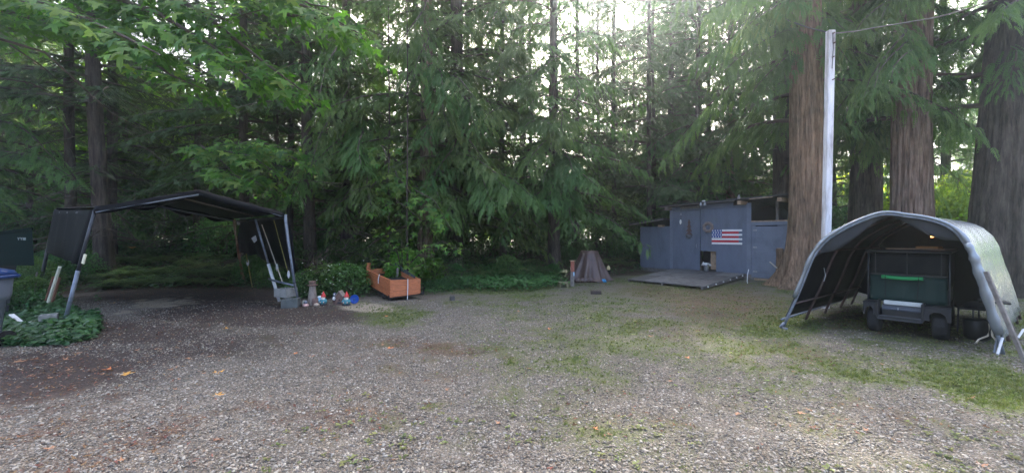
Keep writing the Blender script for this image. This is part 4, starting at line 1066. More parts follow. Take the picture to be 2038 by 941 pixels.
mb = MB(); mb.beam(Pm + Vector((0, .05, .0)), Pm + Vector((0, .05, .43)), .05, .05); mb.obj('corner_post', M['redplank'], pl)
c4 = [Pl, Pm, Pr, Pb]; cc = (Pl + Pm + Pr + Pb) / 4
mb = MB(); mb.poly([lerp(p_, cc, .04) + Vector((0, 0, .22)) for p_ in c4], (0, 0, 1), .04); mb.obj('soil', M['black'], pl)
mb = MB(); mb.poly([lerp(p_, cc, .03) + Vector((0, 0, -.04)) for p_ in c4], (0, 0, 1), .035); mb.beam(lerp(Pm, Pl, .1) + Vector((0, .1, -.06)), lerp(Pm, Pl, .9) + Vector((0, .1, -.08)), .06, .05)
mb.obj('trailer_frame', M['black'], pl)
for a_, b__, t_ in ((Pm, Pl, .25), (Pm, Pr, .0), (Pr, Pb, .4)):
    q = lerp(a_, b__, t_) + (cc - lerp(a_, b__, t_)) * .12; 
    mb = MB(); mb.lathe((q.x, q.y, .075), [(.03, -.05), (.085, -.045), (.095, -.02), (.095, .02), (.085, .045), (.03, .05)], 14, Matrix.Rotation(R(90), 3, 'Y')); mb.obj('wheel', M['black'], pl, True)
mb = MB(); q = P(845, 571, Pr.y); mb.tube([Pr + Vector((-.1, .1, 0)), Pr + Vector((.06, 0, .0)), q], [.05, .045, .03], 8); mb.obj('tow_bar', M['black'], pl)
mb = MB(); q = lerp(Pm, Pr, .55) + nr * .045
mb.tube([q + Vector((0, 0, .45)), q + Vector((0, 0, .25)), q + Vector((-.01, -.01, -.1))], .011, 6); mb.obj('cord', M['pvc'], pl)
mb = MB(); q = lerp(Pl, Pm, .6) + nl * .045
mb.tube([q + Vector((.03, 0, .48)), q + Vector((.0, 0, .36)), q + Vector((.0, 0, .22))], .011, 6); mb.obj('cord', M['pvc'], pl)
mb = MB(); a_, b__ = lerp(Pr, Pb, .1) + Vector((-.06, 0, .38)), lerp(Pb, Pr, .1) + Vector((0, -.05, .42))
mb.poly([a_, b__, b__ + Vector((0, 0, .17)), a_ + Vector((0, 0, .06))], nl, .01); mb.obj('mesh_screen', mat_plain('grey_screen', (.055, .07, .075), .7, .3), pl)
mb = MB(); q = lerp(Pl, cc, 1.0) + Vector((.05, .3, .2)); mb.tube([q, q + Vector((.03, 0, .36))], .035, 8); mb.obj('inner_post', M['oldwood'], pl)

# ------------------------------------------------------------------ garden figures in a row
bz = 10.25
def gx(px, Y=bz): return (px - CX) / F * Y
M['redhat'] = mat_plain('red_glaze', (.55, .04, .04), .4, .15); M['teal'] = mat_plain('teal_glaze', (.05, .22, .26), .4, .3, 20); M['skin'] = mat_plain('ceramic_skin', (.62, .40, .30), .5, .1)
M['beard'] = mat_plain('cream_glaze_beard', (.70, .68, .60), .6, .15); M['boot'] = mat_plain('dark_glaze', (.03, .03, .035), .5, .2); M['brownwood'] = mat_wood('brown_birdhouse', (.16, .095, .075), (.08, .05, .04), (2, 2, 2), 8)
M['greyw'] = mat_wood('grey_timber', (.24, .20, .17), (.13, .105, .09), (3, 3, 1), 9)
lh = thing('wooden_lighthouse', 'tapered grey wooden garden lighthouse with a round cap beside the cinder blocks', 'lighthouse', (gx(620), bz + .05, 0))
mb = MB(); mb.lathe((gx(620), bz + .05, 0), [(.125, 0), (.075, .46), (.07, .47)], 8); mb.obj('tower', M['greyw'], lh)
mb = MB(); mb.lathe((gx(620), bz + .05, .47), [(.07, 0), (.125, .015), (.125, .035), (.075, .04), (.07, .09), (.1, .1), (.09, .12), (.02, .13)], 12); mb.obj('gallery', M['brownwood'], lh)
def gnome(x, y, lab, s=1.0, lean=0.0, item='teal'):
    t = thing('garden_gnome', lab, 'garden gnome', (x, y, 0)); c = Vector((x, y, 0))
    def L_(name, prof, mat, off=(0, 0, 0), n=14, sy=1.0):
        mb = MB(); mb.lathe(c + Vector(off) * s, [(r_ * s, z_ * s) for r_, z_ in prof], n, sy=sy); return mb.obj(name, mat, t, True)
    L_('boots', [(.05, 0), (.075, .01), (.07, .045), (.03, .06)], M['boot'], (-.045, -.03, 0)); L_('boots', [(.05, 0), (.075, .01), (.07, .045), (.03, .06)], M['boot'], (.05, -.03, 0))
    L_('coat', [(.06, .04), (.10, .06), (.105, .11), (.085, .17), (.06, .21), (.03, .22)], M['teal'])
    L_('face', [(.02, .19), (.055, .21), (.065, .245), (.05, .27), (.02, .28)], M['skin'])
    L_('beard', [(.008, .10), (.045, .13), (.062, .19), (.05, .225), (.02, .232)], M['beard'], (0, -.035, 0), sy=.7)
    L_('hat', [(.07, .255), (.074, .265), (.055, .31), (.028, .37), (.004, .42)], M['redhat'], (0, .005, 0))
    L_('nose', [(.004, .228), (.014, .238), (.014, .25), (.004, .26)], M['skin'], (0, -.066, 0), 8)
    for sx in (-1, 1):
        mb = MB(); mb.tube([c + Vector((sx * .07, 0, .18)) * s, c + Vector((sx * .115, -.03, .12)) * s, c + Vector((sx * .06, -.09, .10)) * s], [.026 * s, .026 * s, .02 * s], 7); mb.obj('arm', M['teal'], t, True)
        mb = MB(); mb.lathe(c + Vector((sx * .055, -.095, .10)) * s, [(.004, -.018), (.018, 0), (.004, .018)], 7); mb.obj('hand', M['skin'], t, True)
        mb = MB(); mb.lathe(c + Vector((sx * .02, -.058, .253)) * s, [(.001, -.006), (.006, 0), (.001, .006)], 6); mb.obj('eye', M['boot'], t)
    return t
gnome(gx(643.5), bz, 'red-hatted garden gnome standing beside the pale blue can', .82)
gnome(gx(691.5), bz - .05, 'red-hatted garden gnome standing in front of the round blue dish', .84)
c = Vector((gx(629), bz - .02, 0)); mb = MB(); mb.lathe(c, [(.075, 0), (.085, .06), (.08, .17), (.06, .18)], 10); tag(mb.obj('small_log', M['brownwood'], None, True), 'short brown upright log in front of the wooden lighthouse', 'log')
cn = thing('painted_can', 'pale blue and white painted can left of the first gnome', 'can', (gx(636.5), bz - .05, 0)); c = Vector((gx(636.5), bz + .02, .05))
mb = MB(); mb.lathe(c, [(.05, 0), (.06, .01), (.06, .14), (.05, .15)], 12); mb.obj('body', mat_plain('pale_blue_glaze', (.25, .52, .66), .4, .3), cn, True)
mb = MB(); mb.lathe(c + Vector((0, 0, .145)), [(.062, 0), (.065, .01), (.05, .03)], 12); mb.obj('lid', M['white'], cn, True)
mb = MB(); mb.lathe((gx(635), bz - .13, 0), [(.06, 0), (.08, .025), (.06, .06), (.02, .075)], 10, sy=.7); tag(mb.obj('tan_stone', mat_plain('tan_stone', (.42, .33, .25), .8, .2, 30), None, True), 'rounded tan stone at the foot of the pale blue can', 'stone')
mb = MB(); mb.lathe((gx(605.5), bz + .0, 0), [(.05, 0), (.065, .03), (.05, .07), (.045, .09), (.03, .115), (.005, .12)], 10, sy=.8); tag(mb.obj('white_figure', mat_plain('chalky_stone', (.50, .48, .42), .8, .3, 30), None, True), 'chalky little lump of a figure at the foot of the right canopy leg', 'figurine')
mg = thing('mushroom_figure', 'small pink and white mushroom figure with a dark blue cap in front of the lighthouse', 'figurine', (gx(616.5), bz - .2, 0)); c = Vector((gx(616.5), bz - .2, 0))
mb = MB(); mb.lathe(c, [(.04, 0), (.075, .015), (.07, .04), (.05, .07), (.02, .08)], 10); mb.obj('base', mat_plain('pink_glaze', (.62, .38, .34), .5, .3, 40), mg, True)
mb = MB(); mb.lathe(c + Vector((0, .0, .07)), [(.02, 0), (.05, .01), (.035, .06), (.005, .085)], 10); mb.obj('cap', M['binbody'], mg, True)
pg = thing('bird_figure', 'small grey and white bird figurine between the gnome and the birdhouse', 'figurine', (gx(661), bz + .15, 0)); c = Vector((gx(661), bz + .15, .08))
mb = MB(); mb.lathe(c - Vector((0, 0, .08)), [(.05, 0), (.06, .08), (.04, .09)], 8); mb.obj('perch', M['brownwood'], pg)
mb = MB(); mb.lathe(c, [(.03, 0), (.06, .04), (.055, .1), (.035, .14), (.04, .17), (.03, .2), (.005, .215)], 12); mb.obj('body', mat_plain('slate_glaze', (.09, .11, .16), .4, .3), pg, True)
mb = MB(); mb.lathe(c + Vector((0, -.03, 0)), [(.02, .02), (.045, .05), (.035, .1), (.01, .12)], 10); mb.obj('belly', M['white'], pg, True)
mb = MB(); mb.lathe(c + Vector((.0, -.03, .17)), [(.005, -.015), (.02, 0), (.005, .015)], 8); mb.obj('face', M['white'], pg, True)
bh = thing('birdhouse', 'brown peaked wooden birdhouse with a small round hole between the two gnomes', 'birdhouse', (gx(675), bz, 0)); c = Vector((gx(675), bz, 0))
mb = MB(); mb.poly([c + Vector((-.10, 0, 0)), c + Vector((.10, 0, 0)), c + Vector((.085, 0, .22)), c + Vector((0, 0, .33)), c + Vector((-.085, 0, .22))], (0, 1, 0), .15); mb.obj('box', M['brownwood'], bh)
for sx in (-1, 1):
    mb = MB(); mb.beam(c + Vector((sx * .105, .07, .205)), c + Vector((-sx * .0, .07, .35)), .2, .016, up=(-sx * .6, 0, .7)); mb.obj('roof_board', M['greyw'], bh)
mb = MB(); mb.lathe(c + Vector((.005, -.003, .13)), [(.016, -.002), (.018, .0), (.016, .002)], 12, Matrix.Rotation(R(90), 3, 'X')); mb.obj('hole', M['black'], bh)
mb = MB(); mb.box(c + Vector((.005, -.01, .06)), (.08, .02, .04)); mb.obj('perch', M['boot'], bh)
tb = thing('duck_figure', 'teal and white duck figurine tucked left of the second gnome', 'figurine', (gx(682.5), bz + .08, 0)); c = Vector((gx(682.5), bz + .08, 0))
mb = MB(); mb.lathe(c, [(.05, 0), (.075, .08), (.07, .14), (.03, .18)], 10); mb.obj('body', M['teal'], tb, True)
mb = MB(); mb.lathe(c + Vector((-.05, -.02, .17)), [(.01, 0), (.04, .03), (.035, .06), (.01, .08)], 10); mb.obj('head', mat_plain('pale_teal_glaze', (.38, .6, .66), .4, .2), tb, True)
mb = MB(); mb.tube([c + Vector((-.07, -.03, .20)), c + Vector((-.12, -.05, .20))], [.018, .008], 6); mb.obj('bill', M['white'], tb)
dish = thing('blue_dish', 'round cobalt blue dish standing upright behind the right-hand gnome', 'dish', (gx(702), bz + .12, 0)); Mx_ = Matrix.Rotation(R(78), 3, 'X')
mb = MB(); mb.lathe((gx(702), bz + .12, .13), [(.0, -.012), (.08, -.01), (.108, .012), (.115, .012), (.112, .022), (.1, .004), (.03, .002)], 28, Mx_); mb.obj('plate', mat_plain('cobalt_glaze', (.012, .07, .36), .25, .15), dish, True)
mb = MB(); mb.lathe((gx(702), bz + .10, .13), [(.018, -.01), (.02, .0), (.018, .02)], 12, Mx_); mb.obj('boss', M['binlid'], dish, True)

# ------------------------------------------------------------------ silver arched carport and what is in it
def silver_mat(name, c, metal, rough, bump):
    m, nt, b_, out = newmat(name)
    cr, n_, mp = noise_col(nt, [(0.3, tuple(x * .8 for x in c)), (0.5, c), (0.75, tuple(min(1, x * 1.15) for x in c))], 2.2, 6)
    nt.links.new(cr.outputs[0], b_.inputs["Base Color"]); b_.inputs["Metallic"].default_value = metal; b_.inputs["Roughness"].default_value = rough
    v_ = nt.nodes.new("ShaderNodeTexNoise"); v_.inputs["Scale"].default_value = 5; v_.inputs["Detail"].default_value = 6; v_.inputs["Distortion"].default_value = 1.2
    tc = nt.nodes.new("ShaderNodeTexCoord"); nt.links.new(tc.outputs["Object"], v_.inputs["Vector"])
    bp = nt.nodes.new("ShaderNodeBump"); bp.inputs["Strength"].default_value = bump; bp.inputs["Distance"].default_value = .05
    nt.links.new(v_.outputs["Fac"], bp.inputs["Height"]); nt.links.new(bp.outputs[0], b_.inputs["Normal"]); return m
M['silver'] = silver_mat('silver_tarpaulin', (.25, .28, .305), .5, .27, .10)
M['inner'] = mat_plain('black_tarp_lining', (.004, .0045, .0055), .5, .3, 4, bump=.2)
M['rib'] = mat_plain('rusty_dark_tube', (.10, .065, .06), .5, .35, 12, metal=.2)
CL, CR_ = G(1555, 650), G(2003, 705)
DV = Vector((.80, .60, 0)) * 4.2
cu = (CR_ - CL).normalized(); Wd = (CR_ - CL).length
def cpl(px, py):
    k = (px - CX) / F; s = (k * CL.y - CL.x) / (cu.x - k * cu.y); Y = CL.y + cu.y * s
    return s, H - (py - HY) / F * Y
prof_px = [(1555, 650), (1577, 604), (1597, 556), (1614, 513), (1636, 482), (1664, 461), (1705, 440), (1757, 423), (1805, 427), (1850, 434), (1888, 447), (1915, 468), (1935, 500), (1946, 530), (1964, 585), (1984, 648), (2003, 705)]
prof = [cpl(*p) for p in prof_px]
def smooth_prof(pf, k=4):
    out = []
    for i in range(len(pf) - 1):
        p0, p1, p2, p3 = pf[max(i - 1, 0)], pf[i], pf[i + 1], pf[min(i + 2, len(pf) - 1)]
        for j in range(k):
            t = j / k
            out.append(tuple(.5 * (2 * p1[q] + (p2[q] - p0[q]) * t + (2 * p0[q] - 5 * p1[q] + 4 * p2[q] - p3[q]) * t * t + (3 * p1[q] - p0[q] - 3 * p2[q] + p3[q]) * t ** 3) for q in (0, 1)))
    out.append(pf[-1]); return out
SP = smooth_prof(prof); NS = len(SP)
cmid = Vector((Wd / 2, 0, 0.9))
def ap(i, v, grow=0.0):
    s, z = SP[i]; q = CL + cu * s + DV * v; p_ = Vector((q.x, q.y, z))
    cen = CL + cu * (Wd / 2) + DV * v; cen.z = .7; d = (p_ - cen).normalized()
    return p_ + d * grow
cp = thing('arched_carport', 'arched tube carport covered in a shiny silver tarp with a golf cart inside', 'carport', (CL + CR_) / 2 + DV / 2)
# ribs
for v in (0, .27, .54, .8, 1.0):
    mb = MB(); pts = [ap(i, v, -.03) for i in range(0, NS, 2)]; pts[0].z = -.02; pts[-1].z = -.02
    mb.tube(pts, .024, 8); mb.obj('rib', M['steel'] if v in (0,) else M['rib'], cp, True)
for nm, idx in (('base_rail', 4), ('side_rail', 14), ('side_rail', NS - 16), ('ridge_rail', 28)):
    mb = MB(); mb.tube([ap(idx, 0, -.05), ap(idx, 1, -.05)], .02, 8); mb.obj(nm, M['rib'], cp, True)
mb = MB(); a_ = G(1557, 640, .07); b__ = CL + DV * .95; mb.tube([CL + Vector((0, 0, .14)), b__ + Vector((0, 0, .16))], .02, 8); mb.obj('base_rail', M['steel'], cp, True)
mb = MB(); mb.tube([G(1560, 642, .12), G(1553, 650, .05), G(1556, 652, .01), G(1567, 655, .015)], .024, 8); mb.obj('foot', M['steel'], cp, True)
# covers: silver skin outside, black lining inside
i0, i1 = 2, NS - 3
def skin(grow, seed, mat, nm, th):
    mb = MB(); rows = []
    for i in range(i0, i1 + 1):
        row = []
        for j in range(25):
            v = j / 24; w1 = .5 * math.sin(v * math.pi * 4) ** 2
            sag = -.035 * w1 * (1 if 3 < i < NS - 3 else 0) + .003 * math.sin(i * 1.7 + j * 1.1 + seed) + .004 * math.sin(i * .6 + j * 2.3)
            p_ = ap(i, v, grow + sag)
            if i > NS - 14: p_ = p_ + cu * (.012 * math.sin(j * 1.3 + i * .12))
            row.append(p_)
        rows.append(row)
    mb.grid(rows, thick=th); mb.obj(nm, mat, cp, True)
skin(.012, 0, M['silver'], 'silver_cover', .004)
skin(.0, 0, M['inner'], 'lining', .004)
# rolled edges of the cover round the front pipe
mb = MB(); pts = [ap(i, -.004, .005) for i in range(5, NS - 4)]
mb.tube(pts, [(.036 + .006 * math.sin(k * 1.3)) if (k < 16 or k > len(pts) - 20) else .024 for k in range(len(pts))], 10); mb.obj('rolled_edge', M['silver'], cp, True)
mb = MB(); pts = [ap(i, -.02, -.0) + Vector((.0, 0, 0)) for i in range(NS - 19, NS - 3)]
mb.tube(pts, [.04 + .02 * math.sin(min(1, k / 6) * 1.57) + .01 * math.sin(k * 2) for k in range(len(pts))], 12); mb.obj('rolled_edge', M['silver'], cp, True)
# sagging valances at the front top
for lo, hi, dep in ((12, 29, .30), (29, 46, .27)):
    rows = []
    for i in range(lo, hi + 1):
        t = (i - lo) / (hi - lo); d_ = dep * (math.sin(math.pi * min(1, t if lo == 12 else 1 - t) * .9 + .12)) ** .8 * (.35 + .65 * math.sin(math.pi * t))
        top = ap(i, .01, -.02); cen = CL + cu * (Wd / 2); rows.append([top + Vector((0, 0, -d_ * k / 4)) + DV.normalized() * (.03 * k / 4 + .02 * math.sin(i * 1.2) * k / 4) for k in range(5)])
    mb = MB(); mb.grid(rows, thick=.006); mb.obj('valance', mat_plain('charcoal_tarp', (.026, .029, .034), .6, .2, 5, bump=.2), cp, True)
# rear curtain
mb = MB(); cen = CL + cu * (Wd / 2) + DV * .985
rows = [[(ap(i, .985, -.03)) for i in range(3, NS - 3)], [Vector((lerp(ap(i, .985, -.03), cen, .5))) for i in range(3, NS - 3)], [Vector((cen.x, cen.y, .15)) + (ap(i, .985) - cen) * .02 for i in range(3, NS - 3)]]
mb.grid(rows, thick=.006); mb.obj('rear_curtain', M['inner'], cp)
# tie strings
mb = MB(); q = ap(9, .18, -.08); mb.tube([q + Vector((0, 0, .1)), q + Vector((.03, 0, -.05)), q + Vector((0, 0, -.16))], .006, 5); mb.obj('tie_string', M['pvc'], cp)
# hanging lantern, lit
q = P(1860, 470, 8.3); ln = thing('hanging_lantern', 'small lit amber lantern hanging from the carport frame above the cart', 'lantern', q)
em = bpy.data.materials.new('amber_glow'); em.use_nodes = True; e_ = em.node_tree.nodes['Principled BSDF']; e_.inputs['Base Color'].default_value = (.8, .3, .05, 1); e_.inputs['Emission Color'].default_value = (1, .40, .10, 1); e_.inputs['Emission Strength'].default_value = 1.1
mb = MB(); mb.box(q, (.10, .07, .045)); mb.obj('glass', em, ln)
mb = MB(); mb.box(q + Vector((0, 0, .032)), (.13, .09, .014)); mb.box(q - Vector((0, 0, .032)), (.13, .09, .014)); mb.tube([q + Vector((0, 0, .04)), q + Vector((0, 0, .16))], .006, 5); mb.obj('frame', M['rust'], ln)
# golf cart (seen from behind)
r0 = G(1721, 660); r1 = G(1888, 683)
fx = (r1 - r0).normalized(); fy = Vector((-fx.y, fx.x, 0)); fy = fy if fy.y > 0 else -fy
gw = (r1 - r0).length
def cq(a, b__, z): q = r0 + fx * a + fy * b__; return Vector((q.x, q.y, z))
MC = Matrix((fx, fy, Vector((0, 0, 1)))).transposed()
gc = thing('golf_cart', 'black golf cart with dark green rear cover and clear rain curtains parked in the carport', 'golf cart', cq(gw / 2, 1.0, 0))
M['cartblk'] = mat_plain('black_plastic', (.012, .013, .015), .45, .25, 6); M['cartgrn'] = mat_plain('dark_green_canvas', (.005, .026, .020), .75, .2, 6)
M['cartgrey'] = mat_plain('grey_black_plastic', (.012, .013, .016), .5, .3, 6)
M['tyre'] = mat_plain('rubber_tyre', (.014, .014, .015), .85, .3, 30, bump=.5); M['noodle'] = mat_plain('bright_green_foam', (.015, .25, .07), .6, .1)
M['vinyl'] = mat_plain('dark_clear_vinyl', (.008, .010, .011), .6, .4, 3, spec=.12)
tw_, tr = .24, .235
for a, b__, w_ in ((.02, .25, .17), (gw - .20, .25, .20), (.02, 1.85, .16), (gw - .18, 1.85, .16)):
    q = cq(a + w_ / 2, b__, tr); Ma = MC @ Matrix.Rotation(R(90), 3, 'Y')
    mb = MB(); mb.lathe(q, [(.12, -w_ / 2), (.20, -w_ / 2), (tr - .01, -w_ / 2 + .02), (tr, -w_ / 4), (tr, w_ / 4), (tr - .01, w_ / 2 - .02), (.20, w_ / 2), (.12, w_ / 2)], 28, Ma)
    wh = mb.obj('wheel', M['tyre'], gc, True)
    mb = MB(); mb.lathe(q, [(.03, -w_ / 2 + .01), (.118, -w_ / 2 + .012), (.118, w_ / 2 - .012), (.03, w_ / 2 - .01)], 16, Ma); mb.obj('rim', M['darksteel'], wh)
# bag well and fenders
x0, x1 = .20, gw - .33
mb = MB(); mb.box(cq((x0 + x1) / 2, .02, .30), (x1 - x0 + .06, .05, .08), MC, bev=.012); mb.obj('rear_bumper', M['darksteel'], gc)
mb = MB(); mb.box(cq((x0 + x1) / 2, .12, .31), (x1 - x0, .26, .03), MC); mb.obj('bag_well_floor', M['cartblk'], gc)
for k in range(5):
    mb = MB(); mb.box(cq((x0 + x1) / 2, .255, .345 + .034 * k), (x1 - x0, .02, .028), MC); mb.obj('well_panel_rib', M['binbody'], gc)
mb = MB(); mb.box(cq((x0 + x1) / 2 + .04, .22, .545), (x1 - x0 + .02, .05, .075), MC, bev=.01); mb.obj('white_strip', mat_plain('dull_white_strip', (.55, .58, .56), .5, .1), gc)
mb = MB(); mb.box(cq(x0 - .03, .13, .44), (.035, .28, .30), MC, bev=.01); mb.obj('side_guard', M['cartblk'], gc)
mb = MB(); mb.box(cq(x1 + .03, .13, .44), (.035, .28, .30), MC, bev=.01); mb.obj('side_guard', M['cartblk'], gc)
for a0, a1, sg in ((-.02, x0 - .05, -1), (x1 + .05, gw + .03, 1)):
    wv = a1 - a0; out_ = [(a0, .33), (a0, .555), (a1, .545), (a1 + .0, .33)] if sg > 0 else [(a0, .33), (a0, .545), (a1, .555), (a1, .33)]
    arch = [(a0 + wv * (.86 if sg > 0 else .80), .33), (a0 + wv * .8, .43), (a0 + wv * .62, .475), (a0 + wv * .38, .475), (a0 + wv * .2, .43), (a0 + wv * (.2 if sg > 0 else .14), .33)]
    mb = MB(); mb.poly([cq(a_, -.015, z_) for a_, z_ in out_ + arch], fy, .05); mb.obj('fender', M['cartgrey'], gc)
    mb = MB(); mb.box(cq((a0 + a1) / 2, .27, .55), (wv + .01, .58, .03), MC, bev=.01); mb.obj('fender_top', M['cartgrey'], gc)
mb = MB(); mb.box(cq(gw / 2, 1.1, .36), (gw - .44, 1.9, .12), MC); mb.obj('chassis', M['cartblk'], gc)
mb = MB(); mb.box(cq(gw / 2, .78, .70), (gw - .02, .9, .28), MC, bev=.03); mb.obj('seat_body', M['cartblk'], gc)
mb = MB(); mb.box(cq(gw / 2, 2.05, .62), (gw - .1, .35, .45), MC, taper=.9, bev=.04); mb.obj('front_cowl', M['cartgrn'], gc)
# green canvas lower curtain with folds
rows = []
for i in range(25):
    t = i / 24; a = .03 + (gw - .06) * t
    rows.append([cq(a, .33 - .06 * k / 5 + .010 * math.sin(i * 1.1 + k * .5), 1.02 - .46 * k / 5 + (.06 if .2 < t < .75 else 0) * 0) for k in range(6)])
mb = MB(); mb.grid(rows, thick=.01); mb.obj('canvas_curtain', M['cartgrn'], gc, True)
rows = []
for i in range(25):
    t = i / 24; a = .03 + (gw - .06) * t
    rows.append([cq(a, .34 + .008 * math.sin(i * .9 + k) + .02 * k / 5 * 0, 1.43 - .41 * k / 5) for k in range(6)])
mb = MB(); mb.grid(rows, thick=.01); mb.obj('vinyl_window', M['vinyl'], gc, True)
for sx, a in ((0, .02), (1, gw - .02)):
    rows = [[cq(a, .35 + 1.5 * i / 10 + .0, 1.42 - .9 * k / 5) + fx * (.012 * math.sin(i * 1.4 + k)) for k in range(6)] for i in range(11)]
    mb = MB(); mb.grid(rows, thick=.01); mb.obj('side_curtain', M['vinyl'], gc, True)
for a in (.05, gw - .05):
    for b__ in (.4, 1.85):
        mb = MB(); mb.tube([cq(a, b__, .5), cq(a, b__, 1.43)], .02, 8); mb.obj('roof_strut', M['darksteel'], gc, True)
mb = MB(); mb.box(cq(gw / 2, 1.1, 1.455), (gw + .06, 1.75, .05), MC, bev=.02); mb.obj('roof', M['cartblk'], gc)
mb = MB(); nz_ = [cq(.20 + (x1 - x0 + .02) * k / 10, .225 - .03 * math.sin(k * .3), 1.0 - .012 * math.sin(k / 10 * math.pi * .9)) for k in range(11)]
mb.tube(nz_, .032, 12); mb.obj('foam_roll', M['noodle'], gc, True)
for k in (1, 9):
    mb = MB(); mb.tube([nz_[k] + Vector((0, 0, -.036)), nz_[k] - fy * .037, nz_[k] + Vector((0, 0, .036)), nz_[k] + fy * .037, nz_[k] + Vector((0, 0, -.036))], .007, 5); mb.tube([nz_[k] - fy * .02, cq(.20 + (x1 - x0) * k / 10, .2, .62)], .006, 5); mb.obj('strap', M['black'], gc)
mb = MB(); mb.tube([cq(x0 + (x1 - x0) * .42, .235, .36), cq(x0 + (x1 - x0) * .42, .235, .46)], .006, 5); mb.obj('hook', M['pvc'], gc)
for a in (.10, gw * .5, gw - .10):
    mb = MB(); mb.box(cq(a, .325, 1.235), (.014, .012, .37), MC); mb.obj('window_seam', M['cartgrey'], gc)
mb = MB(); mb.box(cq(gw / 2, .325, 1.04), (gw - .06, .014, .022), MC); mb.obj('window_hem', M['cartgrey'], gc)
for a in (.0, gw):
    mb = MB(); mb.tube([cq(a, .30, .56), cq(a, .33, 1.44)], .011, 8); mb.obj('roof_strut', M['darksteel'], gc, True)
# tan board, and a lid with the lantern's orange glow put into its colour
mb = MB(); mb.box(cq(gw * .55, .7, 1.495), (.75, .16, .02), MC @ Matrix.Rotation(.25, 3, 'Z')); tag(mb.obj('tan_board', M['rawwood']), 'tan board lying across the roof of the golf cart', 'board')
mb = MB(); mb.box(cq(gw * .72, .95, 1.52), (.30, .22, .035), MC @ Matrix.Rotation(-.2, 3, 'Z'), bev=.01); tag(mb.obj('glow_tinted_lid', mat_plain('painted_lantern_glow', (.5, .24, .08), .6, .2)), 'flat lid on the roof of the golf cart, painted with orange lantern glow', 'lid')
# table with clutter and folding chair on the right
q = P(1945, 613, 7.3); tbq = thing('folding_table', 'low dark folding table inside the right wall of the silver carport', 'table', (q.x, q.y, 0))
mb = MB(); mb.box((q.x, q.y, q.z), (.52, .4, .03), Matrix.Rotation(-.7, 3, 'Z'), bev=.006); mb.obj('tabletop', M['darksteel'], tbq)
for dx, dy in ((-.2, -.1), (.2, -.1), (-.2, .14), (.2, .14)):
    mb = MB(); mb.tube([(q.x + dx, q.y + dy, 0), (q.x + dx * .9, q.y + dy, q.z)], .012, 6); mb.obj('leg', M['darksteel'], tbq)
mb = MB(); mb.lathe((q.x - .02, q.y, q.z + .015), [(.2, 0), (.19, .04), (.13, .09), (.06, .11), (.01, .13)], 14, sy=.7); tag(mb.obj('covered_bundle', mat_plain('grey_cloth', (.05, .05, .052), .9, .4, 12), None, True), 'dull grey cloth bundle on the table in the carport', 'bundle')
ch = thing('folding_chair', 'cream tube folding chair legs standing by the right front of the carport', 'chair', G(1962, 690))
mb = MB(); mb.tube([P(1943, 682, 6.35), P(1948, 675, 6.35), P(1966, 668, 6.35), P(1970, 650, 6.35), P(1969, 622, 6.4), P(1966, 600, 6.45)], .013, 8); mb.obj('leg', M['cream'], ch, True)
mb = MB(); mb.tube([P(1975, 603, 6.4), P(1974, 640, 6.35), P(1975, 668, 6.3), P(1985, 680, 6.25)], .013, 8); mb.obj('leg', M['cream'], ch, True)
mb = MB(); mb.tube([P(1978, 706, 6.1), P(1990, 640, 6.35)], .014, 8); mb.tube([P(1990, 703, 6.05), P(1984, 650, 6.3)], .014, 8); mb.obj('cross_legs', M['steel'], ch, True)
mb = MB(); mb.box(P(1975, 600, 6.6), (.34, .3, .035), Matrix.Rotation(-.7, 3, 'Z'), bev=.01); mb.obj('seat', M['cartblk'], ch)
# dark wheel barrow-like bucket behind the chair
q = P(1945, 655, 6.9); mb = MB(); mb.lathe((q.x, q.y, 0), [(.13, 0), (.16, .05), (.17, .30), (.15, .33), (.12, .34)], 16); tag(mb.obj('black_pail', M['cartblk'], None, True), 'black pail under the table in the carport', 'bucket')
# brace timber leaning on the right front corner
mb = MB(); mb.beam(P(1962, 540, 5.95), G(2041, 722), .075, .045, bev=.006)
tag(mb.obj('brace_timber', M['oldwood']), 'long brown timber leaning against the right front leg of the silver carport', 'timber')
mb = MB(); mb.tube([P(1985, 705, 5.9), P(1995, 672, 6.0)], .016, 8); mb.tube([P(2037, 655, 6.9), P(2026, 672, 6.8)], .016, 8)
tag(mb.obj('anchor_rod', M['pvc']), 'short pale anchor rods at the right foot of the silver carport', 'rod')

# ------------------------------------------------------------------ white pole and its cable
pb = G(1641, 613); ptop = P(1653, 62, pb.y)
M['poleP'] = mat_plain('white_peeling_paint', (.66, .65, .65), .7, .5, 7, bump=.5, stretch=(1, 1, .16), dark=(.30, .27, .25))
pole = thing('utility_pole', 'tall square white-painted pole in front of the big reddish cedar', 'pole', pb)
mb = MB(); mb.beam(pb - Vector((0, 0, .3)), ptop, .15, .14, up=(0, 1, 0), bev=.012); mb.obj('post', M['poleP'], pole)
mb = MB()
for k, t in enumerate((.985, .95, .9, .82)):
    q = pb.lerp(ptop, t) + Vector((.02 * (k % 2), -.06, 0)); mb.tube([q, q - Vector((0, .07, 0))], .015, 6)
mb.obj('bolt', M['rust'], pole)
mb = MB(); mb.tube([pb.lerp(ptop, .99) + Vector((.0, -.072, 0)), pb.lerp(ptop, .93) + Vector((.015, -.075, 0)), pb.lerp(ptop, .86) + Vector((.0, -.072, 0))], .008, 5); mb.obj('conduit', M['black'], pole)
pts = [P(1658, 67, pb.y), P(1700, 63, 9.6), P(1750, 54, 9.1), P(1800, 46, 8.7), P(1860, 36, 8.2), P(1920, 20, 7.7), P(2000, -8, 7.1), P(2080, -45, 6.5)]
mb = MB(); mb.tube(pts, .014, 7); tag(mb.obj('overhead_cable', mat_plain('grey_cable', (.20, .19, .17), .7, .2), None, True), 'grey overhead cable running from the white pole to the upper right', 'cable')
